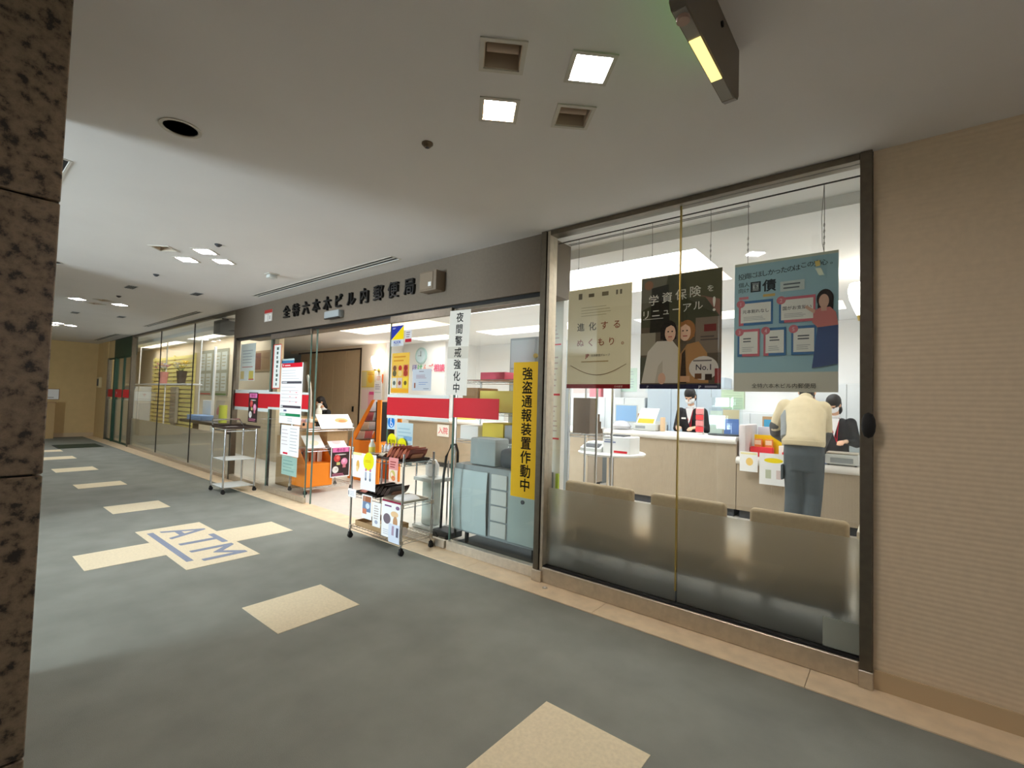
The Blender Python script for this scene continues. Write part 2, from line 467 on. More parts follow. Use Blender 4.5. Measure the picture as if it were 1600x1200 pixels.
# ---- walls around the corridor
struct('wall_right', MB().box(-0.088, 4.0, 3.0, 3.16, 0, H), WALLPAPER, 'beige wall with fine horizontal stripes right of the shopfront')
struct('baseboard_right', MB().box(-0.085, 4.0, 2.988, 3.0, 0.006, 0.098), BASEB, 'beige baseboard under the striped wall')
struct('wall_far', MB().box(-18.4, -18.2, -5.6, 3.2, 0, H), TANWALL, 'tan end wall of the corridor')
struct('baseboard_far', MB().box(-18.2, -18.185, -5.6, 2.99, 0, 0.11), BASEB, 'low baseboard along the tan end wall')
struct('wall_left', MB().box(-18.2, -16.95, 3.0, 3.16, 0, H), TANWALL, 'tan wall return beside the cash machine doors')
struct('wall_end', MB().box(4.0, 4.2, -5.6, 3.16, 0, H), WHITEP, 'pale end wall of the corridor past the striped wall')
wb = sroot('wall_back', 'lobby wall across from the shopfront')
for (a, b, c, d) in [(-18.2, -5.7, 0, H), (-3.8, 4.0, 0, H), (-5.7, -3.8, 2.4, H)]:
    MB().box(a, b, -5.8, -5.6, c, d).build('wall_panel', WHITEP, wb, False)
struct('wall_near_blocker', MB().box(-2.0, 4.0, -1.3, -1.15, 0, H), WHITEP, 'unseen pale wall opposite the big window, added to block daylight')  # out of view; added to keep entrance daylight off the right part of the ceiling
w5 = sroot('window_5', 'glazed entrance in the lobby wall')
MB().box(-5.7, -3.8, -5.72, -5.71, 0, 2.4).build('glass_pane', GLASS, w5, False)
MB().box(-5.7, -5.64, -5.74, -5.66, 0, 2.4).box(-3.86, -3.8, -5.74, -5.66, 0, 2.4).box(-5.64, -3.86, -5.74, -5.66, 2.34, 2.4).build('window_frame', STEEL_D, w5, False)
# ---- granite pillars between corridor and lobby
def pillar(x0, x1, y0, y1, label):
    p = sroot('column', label, ((x0+x1)/2, (y0+y1)/2, 0))
    MB().box(x0+.02, x1-.02, y0+.02, y1-.02, 0, H).build('core', BLACKM, p, False, True)
    zz = [0, 0.27, 1.105, 1.94, H]
    for a, b in zip(zz[:-1], zz[1:]):
        MB().rbox(x1-.028, x1, y0, y1, a+.003, b-.003, .003, seg=1).build('granite_slab', GRANITE, p, False, True)
        MB().rbox(x0, x0+.028, y0, y1, a+.003, b-.003, .003, seg=1).build('granite_slab', GRANITE, p, False, True)
        MB().rbox(x0+.03, x1-.03, y1-.028, y1, a+.003, b-.003, .003, seg=1).build('granite_slab', GRANITE, p, False, True)
        MB().rbox(x0+.03, x1-.03, y0, y0+.028, a+.003, b-.003, .003, seg=1).build('granite_slab', GRANITE, p, False, True)
    return p
pillar(-3.25, -2.0, -1.1, 0.219, 'brown mottled granite pillar at the left edge')
pillar(-8.0, -6.75, -1.1, 0.12, 'far brown granite pillar hidden behind the near one')

# ---- ceiling inside the post office, with luminous coffers
COF = [(-5.6, -1.32, 4.03, 5.2, L_COOL), (-8.82, -6.15, 4.25, 5.8, L_WARM), (-8.45, -7.2, 6.62, 7.15, L_COOL), (-6.35, -4.2, 6.6, 7.2, L_COOL),
       (-18.2, -14.8, 3.8, 4.25, L_COOL), (-13.9, -10.4, 3.8, 4.25, L_COOL), (-3.2, -0.5, 6.9, 7.5, L_COOL)]
vs, fs = plate2d(rect(-20.6, -0.03, 3.08, 8.6), [rect(*c[:4]) for c in COF], H, H+0.012)
ci = struct('ceiling_interior', MB().add(vs, fs), WHITEP, 'white ceiling inside the post office')
COFSIDE = mat('cream_coffer_side', (240, 220, 190), 0.8)
for n_, (a, b, c, d, m) in enumerate(COF):
    t = thing('ceiling_light', ['long white luminous ceiling coffer behind the big window', 'cream luminous ceiling coffer inside the open doorway', 'small white ceiling light above the wall clock', 'white ceiling light seen right of the white vertical banner',
              'white ceiling panel light at the far end of the long window', 'white ceiling panel light beside the grey speaker', 'white ceiling panel light above the clerks'][n_], 'ceiling light', ((a+b)/2, (c+d)/2, H), group='luminous coffers of the post office')
    zt = H+0.165
    MB().box(a-.02, a, c-.02, d+.02, H+.012, zt).box(b, b+.02, c-.02, d+.02, H+.012, zt).box(a, b, c-.02, c, H+.012, zt).box(a, b, d, d+.02, H+.012, zt).build('coffer_side', COFSIDE, t, False, True)
    MB().box(a, b, c, d, zt, zt+.01).build('luminous_panel', m, t, False, True)
struct('trim_2', MB().box(-18, -0.03, 3.5, 3.76, 2.635, H), WHITEP, 'shallow white ceiling beam behind the shopfront')
# ---- interior walls
struct('wall_interior_right', MB().box(-0.03, 0.1, 3.17, 8.6, 0, H), WHITEP, 'white side wall inside the post office')
struct('wall_interior_back', MB().box(-8.0, -0.03, 8.4, 8.55, 0, H), WHITEP, 'white back wall behind the clerks')
struct('wall_interior_clock', MB().box(-9.5, -8.0, 7.35, 7.5, 0, H).box(-8.12, -8.0, 7.5, 8.55, 0, H), WHITEP, 'white wall carrying the clock')
struct('wall_interior_return', MB().box(-9.62, -9.5, 6.9, 7.35, 0, H), WHITEP, 'short white wall beside the folding partition')
struct('wall_interior_hall', MB().box(-10.65, -9.63, 6.9, 7.05, 0, H), mat('cream_wall', (232, 222, 208), .8), 'cream wall beside the folding partition')
struct('wall_interior_lintel', MB().box(-14.5, -10.66, 6.9, 7.05, 2.64, H), mat('cream_wall', (232, 222, 208), .8), 'cream strip of wall above the folding partition')
pt = sroot('door_4', 'beige folding partition of tall panels in the back wall')
xx = -13.9
while xx < -10.75:
    x2 = min(xx+0.62, -10.72)
    MB().rbox(xx+.006, x2-.006, 6.93, 6.97, 0.01, 2.6, .004, seg=1).build('panel', PARTN, pt, False)
    xx = x2
MB().box(-14.0, -10.66, 6.9, 6.93, 2.6, 2.64).box(-10.72, -10.66, 6.9, 6.95, 0, 2.6).build('door_frame', DBROWN, pt, False)
MB().rbox(-11.0, -10.96, 6.89, 6.93, 0.98, 1.12, .005).build('handle', BLACKM, pt)
struct('wall_interior_left', MB().box(-20.6, -20.4, 3.06, 8.6, 0, H), BEIGEP, 'end wall inside the cash machine corner')
struct('wall_interior_partition', MB().box(-20.4, -9.75, 4.4, 4.5, 0, H), BEIGEP, 'beige partition inside the cash machine corner')
# inner pillar behind the frame of the big window
struct('trim_3', MB().box(-2.45, -2.235, 3.42, 3.48, 0, H), WHITEP, 'white pilaster just inside the big window')

# ---- shopfront: bulkhead over the entrance
bk = struct('trim_4', MB().box(-8.235, -2.165, 3.0, 3.4, 2.25, H), BULK, 'taupe bulkhead above the entrance carrying the black letters')
struct('trim_5', MB().box(-8.22, -2.17, 3.03, 3.1, 2.215, 2.25), BLACKM, 'dark track under the bulkhead')
# ---- big window on the right
w1 = sroot('window_1', 'large two pane shop window with a frosted lower band', (-1.1, 3.0, 0))
def part(mb, name, m, par, smooth=False): return mb.build(name, m, par, smooth, True)
part(MB().rbox(-0.142, -0.09, 2.965, 3.09, 0.09, H-.002, .003, seg=1), 'jamb', STEEL_D, w1)
part(MB().rbox(-0.146, -0.087, 2.957, 3.09, 0.006, 0.09, .003, seg=1), 'jamb_foot', STEEL, w1)
part(MB().rbox(-2.165, -2.115, 2.965, 3.09, 0.09, H-.002, .003, seg=1), 'post', STEEL_D, w1)
part(MB().rbox(-2.11, -2.085, 2.975, 3.08, 0.09, H-.002, .003, seg=1), 'post', STEEL, w1)
part(MB().rbox(-2.17, -2.082, 2.957, 3.09, 0.006, 0.09, .003, seg=1), 'jamb_foot', STEEL, w1)
part(MB().rbox(-2.085, -0.142, 2.975, 3.08, 0.006, 0.118, .004, seg=1), 'sill', STEEL, w1)
part(MB().box(-2.085, -0.142, 2.99, 3.06, 0.118, 0.128), 'glazing_gasket', BLACK, w1)
part(MB().rbox(-2.085, -0.142, 2.975, 3.08, 2.672, H-.002, .003, seg=1), 'head_rail', STEEL_D, w1)
part(MB().box(-2.085, -1.089, 3.02, 3.03, 0.128, 2.672), 'glass_pane', GLASS, w1)
part(MB().box(-1.079, -0.142, 3.02, 3.03, 0.128, 2.672), 'glass_pane', GLASS, w1)
part(MB().box(-1.088, -1.080, 3.016, 3.034, 0.2, 2.672), 'brass_joint', BRASS, w1)
part(MB().box(-2.085, -1.09, 3.036, 3.038, 0.128, 0.712), 'frosted_film', FROST, w1)
part(MB().box(-1.078, -0.142, 3.036, 3.038, 0.128, 0.712), 'frosted_film', FROST, w1)
part(MB().cyl((-2.09, 3.10, 2.638), (-0.14, 3.10, 2.638), .005, 8), 'hanging_rail', BLACKM, w1)
part(MB().box(-0.30, -0.145, 3.012, 3.018, 0.135, 0.285), 'grey_sticker', mat('grey_sticker', (150, 158, 150), .6), w1)
part(MB().lathe([(0, -.065), (.018, -.055), (.027, -.03), (.03, 0), (.027, .03), (.018, .055), (0, .065)], (-.106, 2.957, 1.30), 16), 'door_stop', BLACK, w1, True)

# ---- fixed pane left of the big window
w2 = sroot('window_2', 'fixed glass pane between the sliding door and the big window', (-2.65, 3.0, 0))
part(MB().box(-3.17, -2.165, 3.045, 3.055, 0.09, 2.215), 'glass_pane', GLASS, w2)
part(MB().rbox(-3.17, -2.17, 3.0, 3.06, 0.006, 0.09, .003, seg=1), 'sill', STEEL, w2)
part(MB().box(-3.17, -2.165, 3.03, 3.058, 2.19, 2.215), 'head_rail', STEEL_D, w2)
part(MB().box(-3.185, -3.17, 3.042, 3.058, 0.02, 2.215), 'glass_edge', GLASS_EDGE, w2)
part(MB().box(-3.17, -2.62, 3.038, 3.044, 1.207, 1.386), 'red_band', RED, w2)
# ---- sliding door leaves
def leaf(nm, x0, x1, label, edge):
    d = sroot(nm, label, ((x0+x1)/2, 3.0, 0))
    part(MB().box(x0, x1, 3.005, 3.017, 0.08, 2.15), 'glass_pane', GLASS, d)
    part(MB().rbox(x0, x1, 2.992, 3.03, 0.012, 0.082, .003, seg=1), 'bottom_rail', STEEL, d)
    part(MB().rbox(x0, x1, 2.995, 3.028, 2.15, 2.225, .003, seg=1), 'top_rail', STEEL_D, d)
    for e in edge: part(MB().box(e-.003, e+.003, 3.003, 3.019, 0.08, 2.15), 'glass_edge', GLASS_EDGE, d)
    part(MB().box(x0, x1, 2.9985, 3.0035, 1.193, 1.375), 'red_band', RED, d)
    part(MB().box(x0, x1, 2.9985, 3.0035, 1.378, 1.405).box(x0, x1, 2.9985, 3.0035, 1.160, 1.190), 'pale_line', TAPEW, d)
    return d
d1 = leaf('door_1', -4.125, -3.19, 'right sliding glass door leaf with a broad red band', [-4.121])
d2 = leaf('door_2', -6.905, -5.775, 'left sliding glass door leaf with a broad red band', [-5.779, -6.901])
part(MB().cyl((-5.83, 2.99, 1.0), (-5.83, 2.975, 1.0), .02, 12), 'lock', BLACKM, d2, True)
part(MB().box(-5.712, -5.706, 3.04, 3.06, 0.006, 2.215), 'guide_post', GLASS_EDGE, d2)
# ---- fixed pane left of the entrance
w3 = sroot('window_3', 'fixed glass pane left of the entrance with a red band', (-7.55, 3.0, 0))
part(MB().box(-8.2, -6.92, 3.04, 3.05, 0.09, 2.215), 'glass_pane', GLASS, w3)
part(MB().rbox(-8.2, -6.92, 3.0, 3.06, 0.006, 0.09, .003, seg=1), 'sill', STEEL, w3)
part(MB().box(-6.935, -6.915, 3.03, 3.06, 0.01, 2.215), 'post', BLACKM, w3)
part(MB().rbox(-8.235, -8.17, 3.0, 3.08, 0.006, 2.25, .003, seg=1), 'post', STEEL_D, w3)
part(MB().box(-8.17, -6.935, 3.033, 3.038, 1.165, 1.375), 'red_band', RED, w3)
part(MB().box(-8.17, -6.935, 3.033, 3.038, 1.378, 1.43).box(-8.17, -6.935, 3.033, 3.038, 1.115, 1.163), 'pale_line', TAPEW, w3)
# ---- long window further left
w4 = sroot('window_4', 'long three pane window of the cash machine corner', (-11.3, 3.0, 0))
for a, b in [(-14.35, -12.256), (-12.246, -10.196), (-10.186, -8.235)]:
    part(MB().box(a, b, 3.03, 3.04, 0.06, 2.66), 'glass_pane', GLASS, w4)
    part(MB().box(a, b, 3.044, 3.046, 0.06, 0.70), 'frosted_film', FROST, w4)
for s in (-12.251, -10.191): part(MB().box(s-.005, s+.005, 3.026, 3.044, 0.06, 2.66), 'glass_joint', BLACKM, w4)
part(MB().rbox(-14.4, -8.235, 3.0, 3.06, 0.006, 0.06, .003, seg=1), 'sill', STEEL, w4)
part(MB().rbox(-14.4, -8.235, 3.0, 3.06, 2.66, H-.002, .003, seg=1), 'head_rail', STEEL_D, w4)
part(MB().rbox(-14.42, -14.35, 2.98, 3.07, 0.006, H-.002, .003, seg=1), 'post', STEEL_D, w4)
# ---- cash machine doors at the far end
d3 = sroot('door_3', 'green framed glass doors of the cash machine corner', (-15.6, 3.0, 0))
part(MB().box(-16.3, -14.42, 3.02, 3.10, 2.24, H-.002), 'transom', DGREEN, d3)
part(MB().box(-16.95, -16.3, 3.02, 3.10, 2.24, H-.002), 'transom', TANWALL, d3)
for a, b in [(-16.9, -16.2), (-16.1, -15.3), (-15.28, -14.47)]:
    part(MB().box(a, b, 3.04, 3.05, 0.05, 2.2), 'glass_pane', GLASS, d3)
    part(MB().box(a+.03, b-.03, 3.032, 3.038, 1.18, 1.385), 'red_band', RED, d3)
    part(MB().box(a, b, 3.055, 3.057, 0.05, 1.12), 'frosted_film', FROST, d3)
part(MB().rbox(-16.2, -16.1, 3.0, 3.1, 0.006, 2.24, .003, seg=1), 'frame_post', DGREEN, d3)
part(MB().rbox(-16.95, -16.9, 3.0, 3.1, 0.006, 2.24, .003, seg=1), 'frame_post', STEEL_D, d3)
part(MB().box(-15.3, -15.28, 3.02, 3.07, 0.006, 2.24), 'frame_post', DGREEN, d3)
part(MB().box(-16.9, -14.42, 3.03, 3.07, 2.2, 2.24).box(-16.9, -14.42, 3.03, 3.07, 0.006, 0.05), 'frame_rail', DGREEN, d3)
part(MB().text('〒', (-15.9, 3.03, 1.28), XA, ZA, .11, .02), 'post_mark', PAPER, d3)

# ================================================================== CEILING FITTINGS OF THE CORRIDOR
names = ['cluster past the right edge', 'nearest cluster', 'cluster in front of the entrance', 'third cluster along the corridor', 'farthest cluster']
dirs = {'E': 'right', 'W': 'left', 'N': 'shop side', 'S': 'pillar side'}
TRIMW = mat('white_trim_frame', (205, 200, 190), .5)
REFL = mat('downlight_reflector', (206, 190, 170), .45, .2)
for (ci_, dn, cx, cy) in downs:
    lit = dn in LIT[ci_]
    t = thing('square_downlight', '%s square recessed ceiling light, %s one of the %s' % ('glowing' if lit else 'unlit', dirs[dn], names[ci_]), 'ceiling light', (cx, cy, H), group='recessed square downlights')
    MR = Matrix.Rotation(math.radians(45), 4, 'Z')
    mb = MB(); s = .0725; w = .017
    mb.box(-s-w, s+w, -s-w, -s, -.006, 0, MR).box(-s-w, s+w, s, s+w, -.006, 0, MR).box(-s-w, -s, -s, s, -.006, 0, MR).box(s, s+w, -s, s, -.006, 0, MR)
    mb.build('trim_frame', TRIMW, t, False)
    mb = MB(); e = .004; hh = .1
    mb.box(-s, -s+e, -s, s, 0, hh, MR).box(s-e, s, -s, s, 0, hh, MR).box(-s, s, -s, -s+e, 0, hh, MR).box(-s, s, s-e, s, 0, hh, MR).box(-s, s, -s, s, hh, hh+e, MR)
    mb.build('housing', REFL, t, False)
    if lit:
        mb = MB().box(-s+e, s-e, -s+e, s-e, .006, .012, MR); mb.build('lamp', L_DOWNW if (ci_ == 1 and dn == 'W') else L_DOWN, t, False)
    else:
        mb = MB().cyl(MR @ Vector((-s+.01, 0, .035)), MR @ Vector((s-.01, 0, .035)), .02, 10); mb.build('lamp', mat('unlit_tube', (190, 170, 150), .4), t)
for i, (cx, cy) in enumerate(RD):
    t = thing('round_downlight', ['unlit round recessed downlight nearest the pillar', 'small unlit round downlight further along the corridor'][i], 'ceiling light', (cx, cy, H), group='round downlights')
    MB().lathe([(.078, 0), (.092, 0), (.092, -.005), (.076, -.005), (.074, 0)], n=28).build('trim_ring', TRIMW, t)
    MB().lathe([(.077, 0), (.07, .05), (.045, .1), (0, .115)], n=28).build('reflector', mat('silver_reflector', (206, 202, 186), .45, .6), t)
    MB().lathe([(0, .03), (.018, .034), (.024, .06), (.018, .1)], n=14).build('bulb', mat('unlit_bulb', (205, 200, 180), .3), t)
for i, (a, b, c, d) in enumerate(SLOTS):
    t = thing('slot_diffuser', ['long slot air diffuser above the bulkhead letters', 'slot air diffuser above the long window', 'slot air diffuser above the cash machine doors', 'slot air diffuser half hidden behind the granite pillar'][i], 'air diffuser', ((a+b)/2, (c+d)/2, H), group='slot diffusers')
    mb = MB(); w = .012
    for y0, y1 in ((c-w, c), (d, d+w)): mb.box(a-w, b+w, y0, y1, H-.004, H+.0)
    mb.box(a-w, a, c, d, H-.004, H).box(b, b+w, c, d, H-.004, H)
    mb.build('frame', TRIMW, t, False, True)
    MB().box(a, b, (c+d)/2-.006, (c+d)/2+.006, H-.002, H+.006).build('blade', TRIMW, t, False, True)
    MB().box(a, b, c, d, H+.006, H+.01).build('dark_throat', BLACK, t, False, True)
def disc(name, label, cat, x, y, r, hgt, m=GREYP):
    t = thing(name, label, cat, (x, y, H))
    MB().lathe([(0, -hgt), (r*.5, -hgt), (r*.62, -hgt*.8), (r, -.006), (r, 0)], n=18).build('housing', m, t)
    MB().lathe([(0, -hgt-.004), (r*.3, -hgt-.003), (r*.34, -hgt+.001)], n=14).build('sensor_head', DGREY, t)
    return t
disc('sprinkler_head', 'small round sprinkler head between downlight and entrance', 'sprinkler', -1.907, 1.575, .03, .022, mat('sprinkler_metal', (120, 104, 84), .4, .6))
disc('sprinkler_head', 'tiny dark sprinkler head beside the second downlight cluster', 'sprinkler', -4.75, 1.56, .03, .02, DGREY)
disc('sprinkler_head', 'tiny dark sprinkler head left of the second downlight cluster', 'sprinkler', -6.6, 1.55, .03, .02, DGREY)
disc('sprinkler_head', 'tiny dark sprinkler head near the third downlight cluster', 'sprinkler', -8.6, 1.6, .03, .02, DGREY)
t = thing('fire_detector', 'small cream box detector on the ceiling before the bulkhead', 'detector', (-5.386, 2.314, H))
MB().rbox(-.06, .06, -.06, .06, -.012, 0, .004).build('base', TRIMW, t); MB().rbox(-.045, .045, -.045, .045, -.05, -.012, .008).build('cap', GREYP, t)
for i, (x, y) in enumerate([(-7.7, 1.55), (-7.4, 2.2), (-11.2, 1.5), (-11.0, 2.1)]):
    t = thing('access_hatch', ['thin grey ceiling vent left of the third cluster', 'thin grey ceiling vent nearer the long window', 'thin far ceiling vent on the corridor axis', 'thin far ceiling vent near the long window'][i], 'vent', (x, y, H))
    MB().box(-.11, .11, -.05, .05, -.005, 0).build('plate', MGREY, t, False)
    for k in range(4): MB().box(-.1, .1, -.04+k*.022, -.03+k*.022, -.009, -.005).build('louvre', DGREY, t, False)
# ---- exit sign box seen from behind
t = thing('exit_sign', 'dark ceiling mounted exit sign box with a glowing slot underneath', 'exit sign', (-0.4775, 1.56, H))
XB = mat('exit_sign_housing', (112, 102, 88), .5)
mb = MB(); prof = [(1.27, H), (1.27, 2.515), (1.285, 2.5), (1.80, 2.5), (1.835, 2.512), (1.85, 2.535), (1.85, H)]
mb.prism([(a, b) for a, b in prof], (-.455, 0, 0), (0, 1, 0), (0, 0, 1), -.045)
mb.build('housing', XB, t, False, True)
MB().box(-.503, -.5, 1.30, 1.82, 2.53, H-.03).build('green_face', L_EXIT, t, False, True)
MB().box(-.497, -.460, 1.29, 1.79, 2.498, 2.5).build('underside_strip', mat('exit_sign_underside', (150, 146, 136), .5), t, False, True)
MB().box(-.496, -.461, 1.425, 1.655, 2.495, 2.4985).build('glowing_slot', L_EXITSLOT, t, False, True)
MB().cyl((-.4785, 1.325, 2.5), (-.4785, 1.325, 2.486), .019, 16).build('emergency_lamp', mat('lamp_cover', (168, 140, 126), .4), t, True, True)
MB().cyl((-.455, 1.62, 2.66), (-.449, 1.62, 2.66), .01, 10).build('screw', BLACK, t, True, True)
# ================================================================== SIGNS ON THE SHOPFRONT
t = thing('sign_lettering', 'black raised Japanese letters naming the post office on the bulkhead', 'sign', (-5.13, 3.0, 2.5))
TXT = '全特六本木ビル内郵便局'
for i, ch in enumerate(TXT):
    cx = -6.44 + i*(2.63/10)
    MB().text(ch, (cx, 2.985, 2.5), XA, ZA, .178, .02, 'C', .08).build('letter', BLACKM, t, False, True)
t = thing('wall_speaker', 'brown box speaker at the right end of the bulkhead', 'speaker', (-3.42, 2.95, 2.38))
MB().rbox(-3.54, -3.30, 2.885, 3.0, 2.385, 2.575, .008).build('body', mat('taupe_speaker', (128, 112, 94), .6), t, True, True)
MB().rbox(-3.52, -3.34, 2.878, 2.886, 2.40, 2.56, .003, seg=1).build('grille', mat('speaker_cloth', (138, 122, 104), .9), t, False, True)
MB().box(-3.40, -3.36, 2.8765, 2.878, 2.425, 2.465).build('sticker', PAPER, t, False, True)
t = thing('door_sensor', 'small grey door sensor under the bulkhead letters', 'sensor', (-5.19, 2.96, 2.29))
MB().rbox(-5.35, -5.03, 2.925, 3.0, 2.30, 2.385, .012).build('body', MGREY, t, True, True)
MB().rbox(-5.34, -5.04, 2.922, 2.96, 2.288, 2.30, .004).build('lens', BLACKM, t, True, True)
s = Sheet('door_notice', 'small pale sign with a red top at the left of the bulkhead', 'sign', (-7.15, 2.995, 2.42), XA, ZA, .25, .17, mat('pale_plate', (200, 190, 182), .6), .004)
s.rect(0, .72, 1, 1, col(176, 60, 56)); s.rect(.08, .05, .42, .6, col(232, 228, 222)); s.rect(.55, .05, .9, .6, col(232, 228, 222)); s.rect(.68, .15, .76, .5, col(120, 112, 106)); s.done()

s = Sheet('night_watch_banner', 'white vertical paper banner with seven black characters', 'banner', (-3.232, 2.994, 1.415), (1, 0, -0.03), (0.03, 0, 1), .268, .775, mat('grey_white_paper', (226, 222, 212), .8), .001, curl=.004)
s.vtext('夜間警戒強化中', .5, .985, .122, .1385, col(24, 24, 24), .02)
s.rect(0, .43, 1, .57, mat('tape_over_paper', (206, 200, 186), .5)); s.vtext('戒', .5, .985-3*.1385, .122, .1385, col(24, 24, 24), .02); s.done()
s = Sheet('alarm_sign', 'yellow vertical board with nine bold black characters beside the steel post', 'sign', (-2.428, 2.994, .605), (1, 0, 0.0), (-0.002, 0, 1), .278, 1.083, YELLOW, .003)
s.vtext('強盗通報装置作動中', .52, .965, .1, .1025, col(18, 16, 12), .024); s.done()

# stickers on the right sliding leaf
s = Sheet('security_sticker', 'blue and yellow security sticker at the top of the right door leaf', 'sticker', (-4.10, 3.0, 1.905), XA, ZA, .205, .212, mat('pale_sticker', (196, 200, 204), .5), .0008)
s.poly([(0, .32), (1, 1), (0, 1)], col(36, 52, 150)); s.poly([(0.02, .32), (1, .32), (1, .98)], col(236, 206, 0)); s.text('ALSOK', .5, .2, .19, col(36, 60, 160), .03)
s.lines(.2, .8, .03, .1, 2, col(120, 124, 140)); s.lines(.1, .38, .84, .92, 2, col(200, 206, 230)); s.done()
s = Sheet('camera_sticker', 'small white sticker with a red foot next to the blue and yellow one', 'sticker', (-3.868, 3.0, 1.937), XA, ZA, .1, .122, col(206, 204, 206), .0008)
s.rect(0, 0, 1, .28, col(176, 30, 48)); s.lines(.15, .85, .36, .9, 3, col(130, 110, 120)); s.done()
s = Sheet('food_gift_poster', 'mustard yellow poster with six food photos on the right door leaf', 'poster', (-4.072, 3.0, 1.42), XA, ZA, .285, .412, col(220, 176, 70), .0008)
s.lines(.1, .9, .76, .95, 2, col(196, 132, 40), .35)
for i in range(3):
    s.rect(.04+.32*i, .42, .31+.32*i, .7, col(*[(206, 160, 90), (214, 170, 86), (196, 110, 84)][i])); s.ell(.175+.32*i, .62, .1, None, col(*[(120, 76, 50), (176, 50, 40), (150, 40, 34)][i])); s.ell(.175+.32*i, .49, .11, None, col(*[(96, 92, 60), (220, 190, 120), (160, 60, 40)][i]))
    s.rect(.04+.32*i, .13, .31+.32*i, .38, col(*[(206, 204, 190), (200, 180, 170), (228, 196, 60)][i])); s.ell(.175+.32*i, .25, .08, None, col(*[(90, 100, 90), (130, 70, 60), (100, 84, 40)][i]))
s.rect(0, .02, 1, .1, col(224, 158, 40)); s.done()
s = Sheet('mask_notice', 'grey notice sheet right of the mustard poster on the glass', 'notice', (-3.73, 3.0, 1.447), XA, ZA, .282, .212, col(186, 192, 200), .0008)
s.lines(.35, .65, .85, .93, 1, col(120, 110, 120)); s.lines(.2, .85, .55, .75, 3, col(150, 110, 120), .3); s.lines(.35, .85, .25, .42, 2, col(120, 140, 180), .3); s.lines(.6, .97, .06, .12, 1, col(110, 116, 130)); s.rect(.1, .12, .18, .36, col(150, 100, 80)); s.done()
s = Sheet('accessible_sticker', 'round blue sticker under the red band of the right leaf', 'sticker', (-4.11, 3.0, 1.045), XA, ZA, .125, .14, col(180, 210, 232), .0008)
s.ell(.5, .52, .46, None, col(38, 118, 200)); s.ell(.45, .74, .07, None, PAPER); s.poly([(.4, .3), (.5, .3), (.5, .66), (.4, .66)], PAPER); s.ell(.55, .34, .18, None, PAPER); s.ell(.55, .36, .12, None, col(38, 118, 200)); s.done()
for i, (x, z, lab, tx) in enumerate([(-4.09, .855, 'round yellow price sign hanging left on the right door leaf', '¥199'), (-3.925, .82, 'round yellow price sign hanging beside a paler sheet', '¥198')]):
    mb = MB().cyl((x+.065, 3.0, z+.075), (x+.065, 2.9985, z+.075), .072, 28)
    o = one('price_sign', mb, col(226, 218, 20), lab, 'price sign', 'yellow price signs', base=(x+.065, 3.0, z))
    q = MB().text(tx, (x+.065, 2.998, z+.07), XA, ZA, .052, .01); q.build('price', col(60, 56, 10), o, False, True)
s = Sheet('pale_leaflet', 'pale blue leaflet taped behind the price signs', 'leaflet', (-3.98, 3.022, .70), XA, ZA, .26, .42, col(206, 222, 232), .0008)
s.lines(.1, .9, .2, .9, 8, col(170, 196, 214), .3); s.rect(.45, .58, .95, .68, col(140, 180, 220)); s.done()

# papers on the left sliding leaf
s = Sheet('hours_board', 'tall white opening hours sheet with red header on the left door leaf', 'notice', (-6.535, 2.994, .985), XA, ZA, .60, .81, PAPER, .002)
s.rect(.03, .93, .97, 1, col(206, 24, 44)); s.text('〒', .1, .963, .05, PAPER, .03); s.rect(.17, .953, .42, .973, col(240, 200, 204))
s.lines(.05, .9, .72, .9, 4, col(196, 196, 200), .18); s.rect(.05, .66, .97, .70, col(78, 78, 84)); s.rect(.08, .67, .3, .69, col(200, 200, 204))
s.lines(.05, .95, .34, .63, 5, col(206, 200, 202), .16); s.rect(.05, .26, .97, .30, col(70, 62, 70)); s.rect(.03, .27, .15, .29, PAPER)
s.rect(.2, .2, .34, .228, col(90, 100, 130)); s.rect(.03, .125, .97, .17, col(34, 130, 84)); s.rect(.05, .13, .3, .165, col(190, 220, 204)); s.lines(.4, .7, .03, .1, 2, col(180, 180, 186), .25)
for q in (.36, .44, .52): s.rect(.45, q, .5, q+.012, col(224, 130, 140)); s.rect(.72, q-.01, .8, q+.002, col(224, 130, 140))
s.done()
s = Sheet('hours_board_lower', 'smaller white timetable sheet taped below the hours sheet', 'notice', (-6.46, 2.994, .565), XA, ZA, .50, .40, PAPER, .0015)
s.lines(.05, .45, .3, .9, 5, col(190, 176, 182), .18); s.lines(.52, .95, .12, .95, 8, col(180, 180, 186), .2); s.rect(.16, .04, .42, .1, col(206, 30, 60)); s.rect(.5, .05, .505, .95, col(190, 190, 196)); s.done()
s = Sheet('strip_notice', 'narrow white strip sign with red edges on the left leaf', 'notice', (-6.80, 2.994, 1.45), XA, ZA, .235, .62, col(200, 84, 70), .0015)
s.rect(.12, .02, .95, .98, col(226, 230, 226)); [s.rect(.45, .07+.1*k, .45+.26*(.6+.4*((k*7)%3)/2), .07+.1*k+.062, col(84, 98, 92)) for k in range(9)]; s.done()
s = Sheet('blue_header_leaflet', 'small leaflet with a blue header behind the hours sheet', 'leaflet', (-6.60, 3.022, 1.40), XA, ZA, .36, .46, col(214, 226, 228), .001)
s.rect(0, .78, 1, .95, col(70, 140, 190)); s.lines(.1, .9, .1, .7, 6, col(170, 190, 196), .3); s.done()
s = Sheet('green_leaflet', 'pale green leaflet taped near the foot of the left leaf', 'leaflet', (-6.46, 3.022, .30), XA, ZA, .42, .25, col(176, 206, 198), .001)
s.lines(.1, .9, .15, .85, 4, col(140, 176, 168), .3); s.done()
